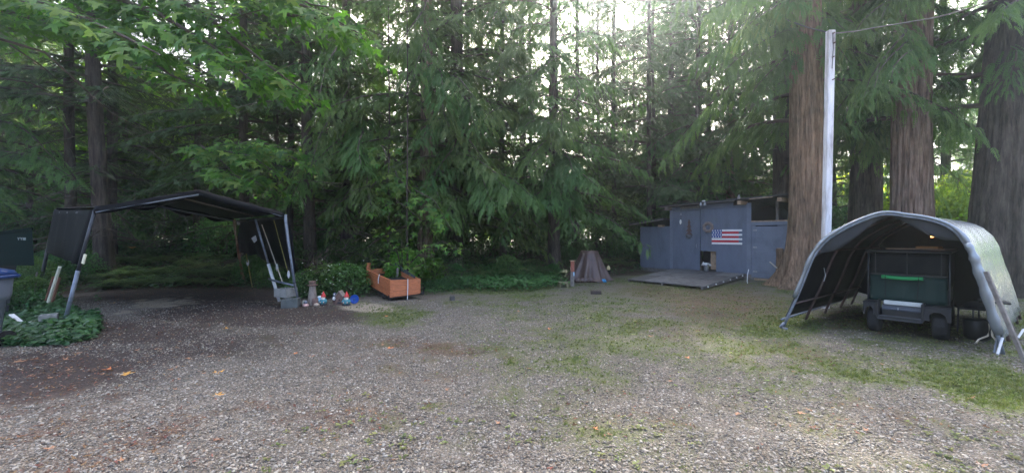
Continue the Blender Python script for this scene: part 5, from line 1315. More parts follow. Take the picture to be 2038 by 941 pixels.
mb = MB(); mb.tube([P(1651, 66, pb.y), P(1610, 56, 10.8), P(1570, 42, 12.5), P(1520, 12, 14.5), P(1500, -10, 15)], .016, 6); tag(mb.obj('service_wire', mat_plain('dark_wire', (.08, .075, .07), .8, .2), None, True), 'thin dark wire from the white pole across the big cedar trunk', 'wire')
# chain of fence wire seen between the trunks
M['wire'] = mat_plain('old_fence_wire', (.10, .11, .10), .7, .2)
fn = thing('wire_fence', 'old dark wire fence behind the white pole and the carport', 'fence', (12.5, 15.6, 0))
for k in range(6):
    x_ = 9.9 + k * 1.1; mb = MB(); mb.tube([(x_, 15.9, 0), (x_, 15.9, 1.75)], .03, 7); mb.obj('post', M['oldwood'], fn)
mb = MB()
for k in range(9): mb.tube([(9.9, 15.9, .2 + k * .19), (15.4, 15.9, .2 + k * .19)], .006, 4, cap=False)
for k in range(46): mb.tube([(9.95 + k * .12, 15.9, .2), (9.95 + k * .12, 15.9, 1.72)], .005, 4, cap=False)
o_ = mb.obj('mesh_wire', M['wire'], fn); o_['kind'] = 'stuff'

# ------------------------------------------------------------------ neighbour's red deck house beyond
nh = thing('red_house', 'orange-red timber deck and house glimpsed left of the shed roof', 'house', P(1316, 420, 34))
M['redwood'] = mat_wood('red_siding', (.42, .12, .06), (.25, .06, .04), (1, 1, 4), 6)
a_ = P(1296, 432, 34); b__ = P(1330, 392, 34)
mb = MB(); mb.box(((a_.x + b__.x) / 2 + .4, 35.5, 1.5), (2.4, 2.5, 3.0)); mb.obj('wall', M['redwood'], nh)
for k in range(8):
    mb = MB(); mb.beam((a_.x + k * .22, 34, P(0, 412, 34).z), (a_.x + k * .22, 34, P(0, 394, 34).z), .05, .05); mb.obj('baluster', M['redwood'], nh)
mb = MB(); mb.box(((a_.x + b__.x) / 2 + .2, 34, P(0, 393, 34).z + .05), (2.2, .1, .09)); mb.box(((a_.x + b__.x) / 2 + .2, 34, P(0, 414, 34).z), (2.2, .12, .12)); mb.obj('rail', M['redwood'], nh)
mb = MB(); mb.beam(((a_.x) - .6, 35.5, 4.0), (b__.x + 1.2, 35.5, 4.5), 3.2, .15); mb.obj('roof', M['roofing'], nh)
ns_ = thing('distant_shed', 'low pale roofed building glimpsed through the boughs in the middle', 'building', (P(1085, 430, 40).x, 40, 0))
mb = MB(); mb.box((P(1085, 0, 40).x, 40.5, 1.1), (5.5, 2.5, 2.2)); mb.obj('wall', mat_plain('brown_boards', (.22, .13, .09), .8, .3), ns_)
mb = MB(); mb.box((P(1085, 0, 40).x, 40.5, 2.35), (6.1, 3.2, .18)); mb.obj('roof', mat_plain('pale_roof', (.55, .55, .52), .6, .2), ns_)

# ------------------------------------------------------------------ the named trees
T1 = trunk_mesh('cedar_trunk', M['redbark'], 0.47, 0.27, 27, 0.85, 130, 170, 0.085, 1.0, 5, wob=0.02, nrid=16)
T2 = trunk_mesh('cedar_trunk', M['cedarbark'], 0.51, 0.28, 28, 0.35, 130, 170, 0.075, 2.7, 4, lean=(0.012, 0), wob=0.03, nrid=17)
T4 = trunk_mesh('cedar_trunk', M['darkbark'], 0.57, 0.34, 28, 0.45, 110, 130, 0.08, 4.1, 4, lean=(0.07, 0), wob=0.03, nrid=14)
T3 = trunk_mesh('cedar_trunk', M['darkbark'], 0.55, 0.30, 26, 0.3, 60, 60, 0.06, 5.1, 4, nrid=12)
tree(1604, 13.6, 'big', None, 'big reddish cedar trunk standing between the grey shed and the white pole', trunk_me=T1, name='cedar_tree', rot=-0.62)
tree(1812, 13.3, 'big', None, 'thick grey-brown cedar trunk directly behind the peak of the silver carport', trunk_me=T2, name='cedar_tree', rot=-0.76)
tree(1978, 12.0, 'big', None, 'leaning dark cedar trunk at the right rear corner of the silver carport', trunk_me=T4, name='cedar_tree', rot=-0.87)
tree(1722, 17.0, 'big', None, 'dark cedar trunk in deep shade just right of the white pole', trunk_me=T3, name='cedar_tree', rot=-0.71)
tree(1557, 18.4, 'fir2', None, 'dark narrow trunk half hidden behind the big reddish cedar', trunk_me=trunk_mesh('fir_trunk', M['darkbark'], 0.44, 0.2, 26, 0.3, 36, 40, 0.06, 6.0), name='fir_tree', bare=0)
# left woods
tree(205, 15.2, 'fir2', 'darkbark', 'stoutest of the scaly fir trunks behind the left leg of the black canopy', bare=0, name='fir_tree', tilt=(0, -0.04))
tree(140, 15.6, 'fir2', 'slim', 'mossy slim trunk left of the stoutest fir behind the black canopy', bare=1, tw=1.25, name='fir_tree')
tree(222, 17.5, 'fir1', 'slim', 'dark slim fir trunk touching the right side of the stoutest left fir', bare=1, tw=1.4, name='fir_tree')
tree(486, 16.5, 'fir1', 'slim', 'dark bare fir trunk rising right behind the peak of the black canopy', bare=0, tw=1.35, name='fir_tree')
tree(549, 21.0, 'fir2', 'slim', 'thinnest dark trunk left of the pair behind the right end of the black canopy', bare=1, tw=0.9, name='fir_tree')
tree(578, 17.5, 'fir2', 'slim', 'straight slim dark trunk, left one of the pair behind the canopy end', bare=0, tw=1.0, name='fir_tree')
tree(614, 16.0, 'fir2', 'slim', 'thicker dark trunk, right one of the pair behind the canopy end', bare=1, tw=1.65, name='fir_tree')
tree(60, 19.0, 'fir1', 'slim', 'dim fir trunk above the green bin at the far left', bare=0, name='fir_tree')
tree(-60, 15.0, 'cedar2', 'darkbark', 'dense dark conifer at the left edge above the wheelie bin', name='cedar_tree', bare=1)
tree(392, 20.0, 'fir1', 'slim', 'thin dark fir trunk behind the left roof slope of the black canopy', bare=1, name='fir_tree')
# middle mass of drooping cedars
tree(690, 18.5, 'cedar2', 'darkbark', 'drooping cedar behind the wooden planter, left edge of the hazy middle', bare=0, name='cedar_tree', rot=0.4)
tree(848, 16.6, 'cedar2', 'cedarbark', 'dark trunked cedar with long hanging boughs above the wooden planter', name='cedar_tree', rot=2.2, bare=1)
tree(908, 17.8, 'cedar1', 'darkbark', 'hazy cedar with tiered boughs just right of the planter', name='cedar_tree', rot=1.0, tw=1.3)
tree(1000, 19.5, 'cedar2', 'slim', 'slender hazy cedar in the middle of the woods', name='cedar_tree', rot=4.0)
tree(1102, 17.6, 'cedar2', 'darkbark', 'tall straight trunk veiled in haze left of the brown tarp heap', name='cedar_tree', rot=0.2, tw=0.95, s=0.85)
tree(930, 23.0, 'fir1', 'slim', 'thin dark stem deep in the middle woods', bare=0, name='fir_tree')
tree(958, 24.0, 'fir2', 'slim', 'thin dark stem seen against the bright gap in the middle woods', bare=1, name='fir_tree')
tree(1336, 25.5, 'spruce', 'slim', 'small dense dark conifer with level boughs behind the left part of the shed', name='fir_tree', tw=1.6, bare=1)
tree(1395, 30, 'thin', 'slim', 'thin trunk in the dark behind the shed roof', name='fir_tree', bare=0)
tree(1455, 24, 'cedar1', 'cedarbark', 'yellow-green hazy cedar hanging over the right half of the shed roof', name='cedar_tree')
tree(1335, 38, 'thin', 'darkbark', 'pale tall trunk in the haze above the small dense conifer', name='fir_tree')
tree(1180, 31, 'thin', 'slim', 'sparse conifer whose boughs cross the brightest sky gap', name='fir_tree', rot=1.0, s=0.68)
tree(1248, 36, 'thin', 'slim', 'sparse conifer at the right rim of the brightest sky gap', name='fir_tree', s=0.68)
tree(1190, 24, 'fir1', 'slim', 'dark conifer with ragged boughs left of the brightest sky gap', name='fir_tree', bare=0, s=0.68)
tree(1262, 27, 'cedar1', 'slim', 'hazy conifer right of the brightest sky gap', name='cedar_tree', s=0.68)
tree(1225, 40, 'thin', 'slim', 'faint tall conifer standing in the brightest sky gap', name='fir_tree', s=0.68)
tree(1300, 23.5, 'fir2', 'slim', 'tall conifer whose high boughs close the top of the bright gap', name='fir_tree', s=0.75)
tree(1390, 22.5, 'cedar2', 'slim', 'cedar with drooping boughs above the flag side of the shed', name='cedar_tree')
for px, Y, k, l in ((1055, 23.5, 'cedar1', 'cedar filling the space left of the veiled trunk'), (1335, 29, 'cedar2', 'cedar close behind the small dense conifer'), (1385, 34, 'cedar2', 'hazy cedar above the flag half of the shed roof, second row'), (1345, 31, 'cedar1', 'hazy cedar rising behind the small dense conifer'), (1240, 46, 'cedar1', 'palest far cedar in the middle of the bright gap'), (1310, 50, 'cedar2', 'palest far cedar at the right of the bright gap'), (1172, 44, 'fir1', 'palest far conifer at the left of the bright gap'), (1150, 28, 'cedar1', 'soft hazy cedar between the veiled trunk and the bright gap'), (1208, 33, 'cedar2', 'far hazy cedar low in the bright gap'), (1300, 30, 'fir1', 'ragged conifer left behind the small dense conifer'),
                    (1280, 42, 'cedar2', 'faint cedar far behind the shed roof'), (1130, 38, 'fir1', 'faint conifer far behind the veiled trunk'), (1365, 36, 'cedar1', 'faint cedar behind the flag side of the shed'), (1500, 27, 'fir1', 'dark conifer behind the right end of the shed roof')):
    tree(px, Y, k, 'slim', l, name='cedar_tree' if 'cedar' in k else 'fir_tree', s=0.68 if 1110 < px < 1320 and Y < 42 else 0.85)
for px, Y, l, r__ in ((1148, 21.5, 'airy conifer whose thin boughs reach over the left of the bright gap', 0.4), (1222, 23.5, 'airy conifer with thin boughs strung right across the bright gap', 1.9), (1292, 21.8, 'airy conifer with thin boughs over the right of the bright gap', 3.3), (1412, 25, 'airy conifer with thin boughs over the flag side of the shed', 4.4)):
    tree(px, Y, 'thin', 'slim', l, name='fir_tree', rot=r__, s=1.1)
# right of the big trunks
tree(1880, 24, 'cedar1', 'darkbark', 'dark cedar filling the gap between the two trunks behind the silver carport', name='cedar_tree')
tree(1655, 23, 'cedar1', 'darkbark', 'dark cedar directly behind the white pole', name='cedar_tree')
tree(2120, 19, 'cedar2', 'darkbark', 'dark conifer at the right edge behind the leaning trunk', name='cedar_tree')
# rows further back: nothing tells them apart
back = [(20, 26), (420, 27), (530, 30), (740, 30), (830, 29), (1490, 34), (1600, 30), (1700, 34), (1780, 28), (1960, 36), (-90, 28), (2140, 34), (60, 38), (985, 36), (660, 33), (90, 24), (640, 24), (770, 25), (885, 26), (1040, 27), (0, 22), (-60, 20), (560, 26)]
for px, Y in back:
    k = ['fir1', 'cedar1', 'cedar1', 'fir2', 'cedar2'][int(rng.integers(5))]
    tree(px + rng.normal(0, 8), Y + rng.normal(0, 1), k, ['slim', 'darkbark'][int(rng.integers(2))], 'conifer standing in the dim back rows of the woods', 'conifers in the back rows', s=0.9 + 0.3 * rng.random(), bare=int(rng.integers(2)) if Y < 32 else None, name='conifer_tree')

# sunlit broadleaf trees beyond
def leaf_blob(name, seed, n, Rr, Hh, leaf, mat, zb=0.0):
    r = np.random.default_rng(seed)
    tv = np.array([[0, 0, 0], [0.5, 0.32, 0.03], [1, 0, -0.1], [0.5, -0.32, 0.03]]); tf = np.array([[0, 1, 2], [0, 2, 3]])
    k = max(6, n // 45); cc = r.normal(0, 1, (k, 3)); cc /= np.linalg.norm(cc, axis=1, keepdims=True); cc *= (0.35 + 0.6 * r.random((k, 1)))
    p = cc[r.integers(0, k, n)] + r.normal(0, 0.17, (n, 3))
    pos = p * [Rr, Rr, Hh / 2] + [0, 0, Hh / 2 + zb]
    X = r.normal(0, 1, (n, 3)); X[:, 2] -= 0.4; Z = r.normal(0, 0.5, (n, 3)) + [0, 0, 1]
    v, f, t = place(tv, tf, rotm(X, Z), pos, leaf * (0.6 + 0.8 * r.random(n)), np.clip(0.5 + (fbm(p[:, 0] * 2, p[:, 1] * 2, p[:, 2] * 2, 2) - 0.5) * 1.5 + r.normal(0, .2, n), 0, 1))
    return npmesh(name, v, f, mat, t)
BROAD = [leaf_blob('broadleaf_crown', 31, 9000, 3.4, 9, 0.34, M['broad'], 0.6), leaf_blob('broadleaf_crown', 32, 9000, 3.0, 7, 0.30, M['broad'], 0.3)]
def broad(px, Y, k, label, group=None, s=1.0, z=0.0):
    x = (px - CX) / F * Y
    t = thing('broadleaf_tree', label, 'tree', (x, Y, tz(x, Y) + z), group)
    link('trunk', TRK['slim'], t, scale=(0.8, 0.8, 0.3 * s)); link('crown', BROAD[k], t, rot=(0, 0, rng.random() * 6), scale=s)
broad(290, 23.5, 0, 'bright yellow-green broadleaf tree glowing between the left fir trunks', s=1.0, z=1.5)
broad(390, 27, 1, 'paler yellow-green tree deeper in the clearing behind the canopy roof', s=1.3)
broad(225, 28, 1, 'yellow-green tree half hidden by the stoutest left fir', s=1.3)
broad(545, 34, 1, 'yellow-green tree glimpsed between the pair of trunks behind the canopy', s=1.0)
broad(1908, 20, 0, 'sunlit green broadleaf between the two thick trunks behind the carport', s=0.5)
broad(2052, 15.5, 1, 'bright green foliage at the right edge behind the leaning trunk', s=0.5)
broad(1768, 20.5, 1, 'small patch of bright leaves between the shaded trunk and the thick grey-brown trunk', s=0.5)
for px, Y, k, s_ in ((120, 36, 1, 1.0), (660, 40, 0, 1.1), (1060, 34, 1, 0.7), (1240, 40, 0, 0.8), (1430, 46, 0, 1.0), (1560, 40, 1, 1.0), (1690, 38, 0, .9), (1780, 44, 1, 1), (980, 48, 0, 1), (860, 46, 0, 1), (400, 42, 0, 1.2), (1150, 52, 0, .8), (1330, 52, 1, .9)):
    broad(px, Y, k, 'sunlit broadleaf tree beyond the dark conifers', 'sunlit trees beyond the woods', s_)

# far wood as one mass
r_ = np.random.default_rng(5)
n_ = 220; a_ = r_.uniform(-1.25, 1.25, n_); d_ = r_.uniform(78, 150, n_)
xs = np.sin(a_) * d_; ys = np.cos(a_) * d_
gapm = ~((np.abs(xs / ys - 0.19) < 0.10))
xs, ys = xs[gapm], ys[gapm]
fo = src('far_tree', CR['far'][0]); fb = src('far_broadleaf', BROAD[0])
scatter('far_wood', np.stack([xs, ys, terr(xs, ys) * 0 + 0.5], 1), 0.55 + 0.35 * r_.random(len(xs)), np.stack([xs * 0, xs * 0, r_.random(len(xs)) * 6], 1),
        (r_.random(len(xs)) < 0.35).astype(int), [fb, fo][::-1], 'far wood of mixed trees closing the view behind the conifers', 'woodland')
xs = r_.uniform(8, 36, 9); ys = r_.uniform(68, 90, 9)

# ------------------------------------------------------------------ undergrowth
def fern_mesh(name, seed, nf=16, L=0.95, mat='fern'):
    r = np.random.default_rng(seed); vs = []; fs = []; tt = []
    for i in range(nf):
        az = i / nf * 6.283 + r.normal(0, .2); el = r.uniform(.75, 1.25); d = np.array([math.cos(az), math.sin(az), 0]); s_ = np.array([-d[1], d[0], 0]); Lf = L * r.uniform(.65, 1.1); tn = r.random() * .6
        k = 13
        for j in range(k):
            t = (j + .5) / k
            p = d * Lf * (t * .8) + np.array([0, 0, Lf * (math.sin(el) * t - .75 * t * t)]) + [0, 0, .03]
            ln = .16 * Lf * math.sin(min(1, t * 1.15 + .12) * 2.7) ** .7 * 1.3 if t * 1.15 + .12 < 1.16 else .02
            for sg in (-1, 1):
                o = len(vs); q = p + s_ * sg * ln + d * ln * .35 + [0, 0, -.25 * ln]; wv = d * Lf * .026
                vs.extend([p - wv, p + wv, q]); fs.append((o, o + 1, o + 2)); tt += [tn, tn, min(1, tn + .4)]
        for j in range(5):
            t0, t1 = j / 5, (j + 1) / 5; f_ = lambda t: d * Lf * (t * .8) + np.array([0, 0, Lf * (math.sin(el) * t - .75 * t * t) + .035])
            o = len(vs); vs.extend([f_(t0) - s_ * .006, f_(t0) + s_ * .006, f_(t1)]); fs.append((o, o + 1, o + 2)); tt += [.8, .8, .8]
    return npmesh(name, vs, fs, M[mat], tt)
FERN = [fern_mesh('fern', s_, 17, .95) for s_ in (1, 2, 3)]; DFERN = [fern_mesh('dry_fern', 4, 13, .85, 'deadfern')]
def fern(px, py, s, lab='sword fern arching in the dim undergrowth behind the yard', grp='sword ferns of the undergrowth', me=None, off=0.0):
    q = GT(px, py); x, y = q.x, q.y
    o = link('sword_fern', me or FERN[int(rng.integers(3))], None, (x, y, tz(x, y) - .02), (0, 0, rng.random() * 6), s); tag(o, lab, 'fern', grp)
    return o
fern(1249, 530, 1.0, 'pale green fern standing alone between the brown tarp and the shed', None)
fern(1215, 528, .9, 'fern drooping right behind the brown tarp', None)
for px, py, s in ((905, 560, 1.15), (940, 556, 1.25), (975, 554, 1.4), (1010, 552, 1.4), (1045, 552, 1.35), (1075, 550, 1.3), (990, 562, 1.0), (1060, 558, 1.0), (925, 550, 1.3), (1100, 552, 1.1), (870, 566, 1.0), (960, 530, 1.2), (1000, 527, 1.2), (1040, 528, 1.1), (1090, 530, 1.1), (1110, 548, .9), (920, 525, 1.1), (880, 540, .9)):
    fern(px, py, s)
for px, py, s in ((240, 525, 1.4), (280, 530, 1.5), (320, 522, 1.5), (360, 528, 1.5), (400, 534, 1.4), (440, 540, 1.3), (300, 512, 1.4), (340, 508, 1.4), (390, 515, 1.3), (430, 520, 1.3), (250, 508, 1.3), (410, 552, 1.0), (210, 530, 1.2), (452, 556, .9), (225, 545, .9), (215, 575, 1.0), (250, 572, 1.1), (290, 570, 1.1), (330, 566, 1.2), (370, 568, 1.1), (410, 568, 1.0), (450, 570, .9), (235, 560, 1.3), (275, 555, 1.3), (310, 550, 1.4), (350, 548, 1.4), (395, 550, 1.3), (435, 552, 1.2), (190, 562, 1.2), (180, 545, 1.3), (470, 548, 1.1)):
    fern(px, py, s, 'sword fern in the shade behind the open black canopy', 'sword ferns behind the canopy')
for px, py, s in ((640, 525, 1.1), (665, 530, 1.1), (700, 522, 1.1), (655, 510, 1.1), (610, 520, 1.0), (830, 528, 1.0), (860, 520, 1.0), (1190, 525, 1.0), (1235, 520, .9), (40, 540, 1.2), (80, 530, 1.2), (20, 520, 1.2)):
    fern(px, py, s)
for k, (px, py, s) in enumerate(((680, 512, 1.0), (985, 555, .8), (1060, 535, .8), (380, 540, 1.0), (1225, 532, .7))):
    fern(px, py, s, 'dry brown fern clump among the green undergrowth', 'dry fern clumps', DFERN[0])

def shrub_mesh(name, seed, n, Rr, Hh, leaf, mat, flowers=0):
    r = np.random.default_rng(seed)
    tv = np.array([[0, 0, 0], [.35, .3, .04], [.75, .2, 0], [1, 0, -.08], [.75, -.2, 0], [.35, -.3, .04]]); tf = np.array([[0, 1, 5], [1, 2, 4], [1, 4, 5], [2, 3, 4]])
    a = r.random(n) * 6.283; u = np.sqrt(r.random(n)); h = r.random(n) ** .8
    prof = np.sqrt(np.clip(1 - (h * 1.0) ** 2.2, .02, 1)) * (0.75 + .35 * vnoise(a * 1.2, h * 3, seed))
    pos = np.stack([np.cos(a) * u * Rr * prof, np.sin(a) * u * Rr * prof, h * Hh * (.75 + .35 * vnoise(np.cos(a) * 2 + 5, np.sin(a) * 2, seed + .5))], 1)
    X = np.stack([np.cos(a), np.sin(a), .2 - .6 * r.random(n)], 1) + r.normal(0, .6, (n, 3)); Z = np.tile([0, 0, 1.], (n, 1)) + r.normal(0, .45, (n, 3))
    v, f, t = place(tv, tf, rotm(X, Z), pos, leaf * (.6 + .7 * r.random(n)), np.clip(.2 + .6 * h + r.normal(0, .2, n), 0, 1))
    me = npmesh(name, v, f, M[mat], t)
    st = []; rr = []
    for i in range(12):
        b_ = r.random() * 6.28; d = np.array([math.cos(b_), math.sin(b_), 0]) * Rr * .6 * r.random(); st.append(np.stack([d * .2, d * .7 + [0, 0, Hh * .5], d * 1.2 + [0, 0, Hh * .95]])); rr.append(.012)
    sv, sf = limb_mesh(st, rr, 4); sm = npmesh(name + '_stems', sv, sf, M['twig'])
    return me, sm
SHR = {'salal': shrub_mesh('shrub_leaves', 51, 2600, .9, 1.1, .075, 'shrub'), 'big': shrub_mesh('shrub_leaves', 52, 1500, .8, 1.25, .16, 'maple'), 'low': shrub_mesh('shrub_leaves', 53, 2200, 1.1, .55, .08, 'ivy'),
       'dense': shrub_mesh('shrub_leaves', 54, 4200, 1.6, 2.0, .10, 'shrub')}
def shrub(px, py, k, s, lab, grp=None, dz=0):
    q = GT(px, py)
    t = thing('shrub', lab, 'shrub', (q.x, q.y, tz(q.x, q.y) + dz), grp); rz_ = rng.random() * 6.28
    link('leaves', SHR[k][0], t, rot=(0, 0, rz_), scale=s); link('stems', SHR[k][1], t, rot=(0, 0, rz_), scale=s); return t
for px, py, k, s, lab in (
    (612, 590, 'salal', .75, 'leafy green bush right behind the right leg of the canopy'),
    (648, 588, 'salal', .95, 'small-leaved bush with white flowers behind the wooden lighthouse and gnomes'),
    (690, 588, 'salal', .95, 'dark green bush behind the birdhouse and blue dish'),
    (722, 576, 'salal', .8, 'low bush at the left end of the wooden planter'),
    (806, 566, 'big', 1.0, 'bright broad-leaved bush rising behind the wooden planter'),
    (862, 566, 'big', .8, 'broad-leaved bush to the right of the wooden planter'),
    (870, 577, 'low', .6, 'low leafy weeds at the right end of the wooden planter'),
    (540, 572, 'salal', .7, 'small bush seen through the right side of the canopy'),
    (62, 606, 'salal', .7, 'dark bush between the green bin and the leaning pipe'),
    (25, 604, 'salal', .8, 'dark bush hiding the lower half of the green bin'),
    (905, 556, 'salal', .6, 'small leafy bush at the left end of the low weed strip'),
    (1098, 552, 'salal', .55, 'small leafy bush at the right end of the low weed strip'),
    (1010, 548, 'salal', .8, 'leafy bush among the ferns in the middle of the edge'),
    (40, 616, 'low', .8, 'low ivy-like bush under the dark green bin'),
    (905, 572, 'low', .7, 'low weeds at the gravel edge right of the planter')):
    shrub(px, py, k, s, lab)
for px, py, s in ((590, 545, .8), (640, 540, .8), (690, 540, .8), (740, 545, .8), (790, 535, .9), (850, 530, .9), (900, 530, .7), (1130, 530, .6), (1160, 522, .7), (1240, 515, .7), (500, 555, .5), (30, 600, .6), (60, 585, .7), (0, 575, .8), (110, 565, .7), (150, 560, .7), (-60, 590, .9), (500, 560, .6)):
    shrub(px, py, 'dense', s * .8, 'dark leafy bush filling the shade of the undergrowth', 'dark undergrowth bushes')
for px, py, s in ((1280, 512, 1.0), (1390, 505, 1.3), (1500, 505, 1.3), (1660, 520, 1.0), (1770, 515, 1.0), (1880, 515, 1.0), (2020, 520, 1.0), (1210, 505, 1.0), (1100, 507, 1.0), (980, 508, 1.0), (860, 508, 1.1), (760, 510, 1.1), (660, 510, 1.0), (560, 510, 1.0), (450, 510, 1.1), (330, 505, 1.2), (220, 507, 1.2), (110, 510, 1.2), (0, 510, 1.2)):
    shrub(px, py, 'dense', s, 'bush in the back of the shaded woods', 'back row bushes')

for i, px in enumerate(list(range(-120, 860, 58)) + [890, 985, 1070, 1125, 1260, 1330, 1420, 1520, 1640, 1740]):
    Y = 21 + 5 * rng.random(); x = (px - CX) / F * Y; t = thing('shrub', 'tall dark evergreen bush closing the view under the trees', 'shrub', (x, Y, tz(x, Y) - .2), 'tall dark bushes under the trees'); rz_ = rng.random() * 6.28; s = 1.7 + .7 * rng.random()
    link('leaves', SHR['dense'][0], t, rot=(0, 0, rz_), scale=s); link('stems', SHR['dense'][1], t, rot=(0, 0, rz_), scale=s)
t = thing('shrub', 'young leafy shoots growing inside the wooden planter', 'shrub', (-3.55, 12.35, .42)); link('leaves', SHR['big'][0], t, scale=(.40, .40, .34)); link('stems', SHR['big'][1], t, scale=.32)
# ivy and low leaves on the ground
tvi = np.array([[0, 0, 0], [.3, .42, .05], [.7, .3, .03], [1, 0, -.05], [.7, -.3, .03], [.3, -.42, .05]]); tfi = np.array([[0, 1, 5], [1, 2, 4], [1, 4, 5], [2, 3, 4]])
def cover(name, n, inside, leaf, hgt_, mat, lab, seed):
    r = np.random.default_rng(seed); xs, ys, hs = inside(r, n); n = len(xs)
    h = hs * (r.random(n) ** .6) * hgt_; a = r.random(n) * 6.283
    X = np.stack([np.cos(a), np.sin(a), r.normal(-.15, .25, n)], 1); Z = np.stack([r.normal(0, .4, n), r.normal(-.3, .4, n), np.ones(n)], 1)
    v, f, t = place(tvi, tfi, rotm(X, Z), np.stack([xs, ys, terr(xs, ys) + h + .01], 1), leaf * (.6 + .8 * r.random(n)), np.clip(.15 + h / hgt_ * .6 + r.normal(0, .2, n), 0, 1))
    return tag(link(name, npmesh(name, v, f, M[mat], t)), lab, 'ground cover', kind='stuff')
def ivy_in(r, n):
    px = r.uniform(-60, 196, n); py = r.uniform(596, 690, n); lump = fbm(px * .035, py * .06, 3, 3); d = patch(px, py, 70, 650, 150, 50, 0, .5); k = r.random(n) < np.clip((d + (lump - .5) * 1.6 - .1) * 3, 0, 1)
    Y = F * H / (py - HY); return ((px - CX) / F * Y)[k], Y[k], np.clip(.2 + 2.2 * (lump - .35), .15, 1.3)[k]
cover('ivy', 26000, ivy_in, .08, .18, 'ivy', 'dark green ivy carpet beside the left canopy leg', 61)
def low_in(r, n):
    px = r.uniform(850, 1132, n); py = r.uniform(535, 590, n); d = patch(px, py, 1000, 562, 150, 22, 0, .5); k = r.random(n) < d * 1.2
    Y = F * H / (py - HY); return ((px - CX) / F * Y)[k], Y[k], (.3 + .9 * fbm(px * .06, py * .1, 1, 3))[k]
cover('low_weeds', 20000, low_in, .075, .36, 'shrub', 'bright green low weeds along the gravel edge in the middle', 62)
def floor_in(r, n):
    x = r.uniform(-22, 9, n); y = r.uniform(11, 30, n); d = y - np.interp(x, _BX, _BY); k = (d > .3) & (r.random(n) < .35 + .65 * (fbm(x, y, 3, 3) > .5)); return x[k], y[k], .5 + 0 * x[k]
cover('forest_floor_plants', 42000, floor_in, .11, .35, 'ivy', 'small dark leaves covering the floor of the woods', 63)
def edge_in(r, n):
    px = r.uniform(560, 900, n); py = r.uniform(560, 604, n); Y = F * H / (py - HY); x = (px - CX) / F * Y; d = Y - np.interp(x, _BX, _BY); k = (d > -1.6) & (px > 0) & (r.random(n) < np.clip((d + 1.8) * .6, 0, 1)); k &= ~((px > 725) & (px < 842) & (py > 560)); return x[k], Y[k], (.3 + .7 * fbm(px * .06, py * .1, 1, 3))[k]
cover('edge_weeds', 9000, edge_in, .06, .2, 'shrub', 'mixed weeds behind the row of garden figures', 64)
# white flowers on the bush
r = np.random.default_rng(8); mb = MB()
for i in range(20):
    q = P(r.uniform(600, 725), r.uniform(510, 585), r.uniform(10.6, 11.3)); mb.lathe(q, [(.002, 0), (.017, .006), (.012, .012)], 6)
fl_ = mb.obj('white_blossoms', M['flower']); tag(fl_, 'tiny white blossoms dotted over the bush behind the gnomes', 'blossoms', kind='stuff')
# pile of roots and dead twigs behind the gnomes
r = np.random.default_rng(9)
def twigs(name, c, n, Lm, spread, lab, zup=.3):
    ps = []; rr = []
    for i in range(n):
        a = np.array(c) + r.normal(0, 1, 3) * spread; d = r.normal(0, 1, 3); d[2] = abs(d[2]) * zup; d /= np.linalg.norm(d); s_ = r.normal(0, .2, 3) * Lm
        t = np.linspace(0, 1, 5)[:, None]; ps.append(a + d * Lm * r.uniform(.4, 1) * t + s_ * t * (1 - t)); rr.append(r.uniform(.006, .016))
    v, f = limb_mesh(ps, rr, 4); return tag(link(name, npmesh(name, v, f, M['twig'])), lab, 'brushwood', kind='stuff')
q = P(633, 528, 11.2); twigs('dead_twigs', q, 30, .5, .13, 'heap of pale dead roots in the bush behind the gnomes', .8)
q = P(890, 545, 14.2); twigs('dead_twigs', q, 50, 1.0, (.4), 'dead brown sticks at the foot of the hanging cedar bough', .9)
q = P(700, 480, 14.0); twigs('dead_twigs', q, 70, 1.6, (.8), 'tangle of dead branches behind the bushes left of the planter', .5)
q = P(330, 450, 14.5); twigs('dead_twigs', q, 60, 1.8, (1.4, .6, .4), 'pale bare twigs hanging behind the roof of the black canopy', .8)

# ------------------------------------------------------------------ explicit hanging cedar boughs
def cedar_bough(parent, p0, p1, droop, seed, nm='hanging_bough', size=.42, width=.75, hang=.8, n2=1, mat='cedar'):
    r = np.random.default_rng(seed); p0 = np.array(p0); p1 = np.array(p1); d = p1 - p0; L = np.linalg.norm(d[:2]); rise = (d[2] / L) + droop
    A = bough(p0, d, L, droop, r, 'cedar', rise, width, .13, size, hang, bare=.05)
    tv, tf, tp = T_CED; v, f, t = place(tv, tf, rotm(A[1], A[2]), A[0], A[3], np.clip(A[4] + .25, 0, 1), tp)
    off = np.array(parent.location); me = npmesh(nm, v - off, f, M[mat], t); o = link(nm, me, parent)
    lv_, lf_ = limb_mesh([A[5] - off], [.02 + .008 * L], 5); link('bough_limb', npmesh('bough_limb', lv_, lf_, M['twig']), parent)['kind'] = 'stuff'; return o
byl = {}
for o in COL.objects:
    if o.get('category') == 'tree' and o.get('label'): byl.setdefault(o['label'], o)
def tr(s): return [o for l_, o in byl.items() if s in l_][0]
c_mid = tr('hazy cedar with tiered'); c_l = tr('dark trunked cedar'); c_s = tr('slender hazy'); c_r = tr('veiled in haze'); c_g = tr('drooping cedar behind')
k = 100
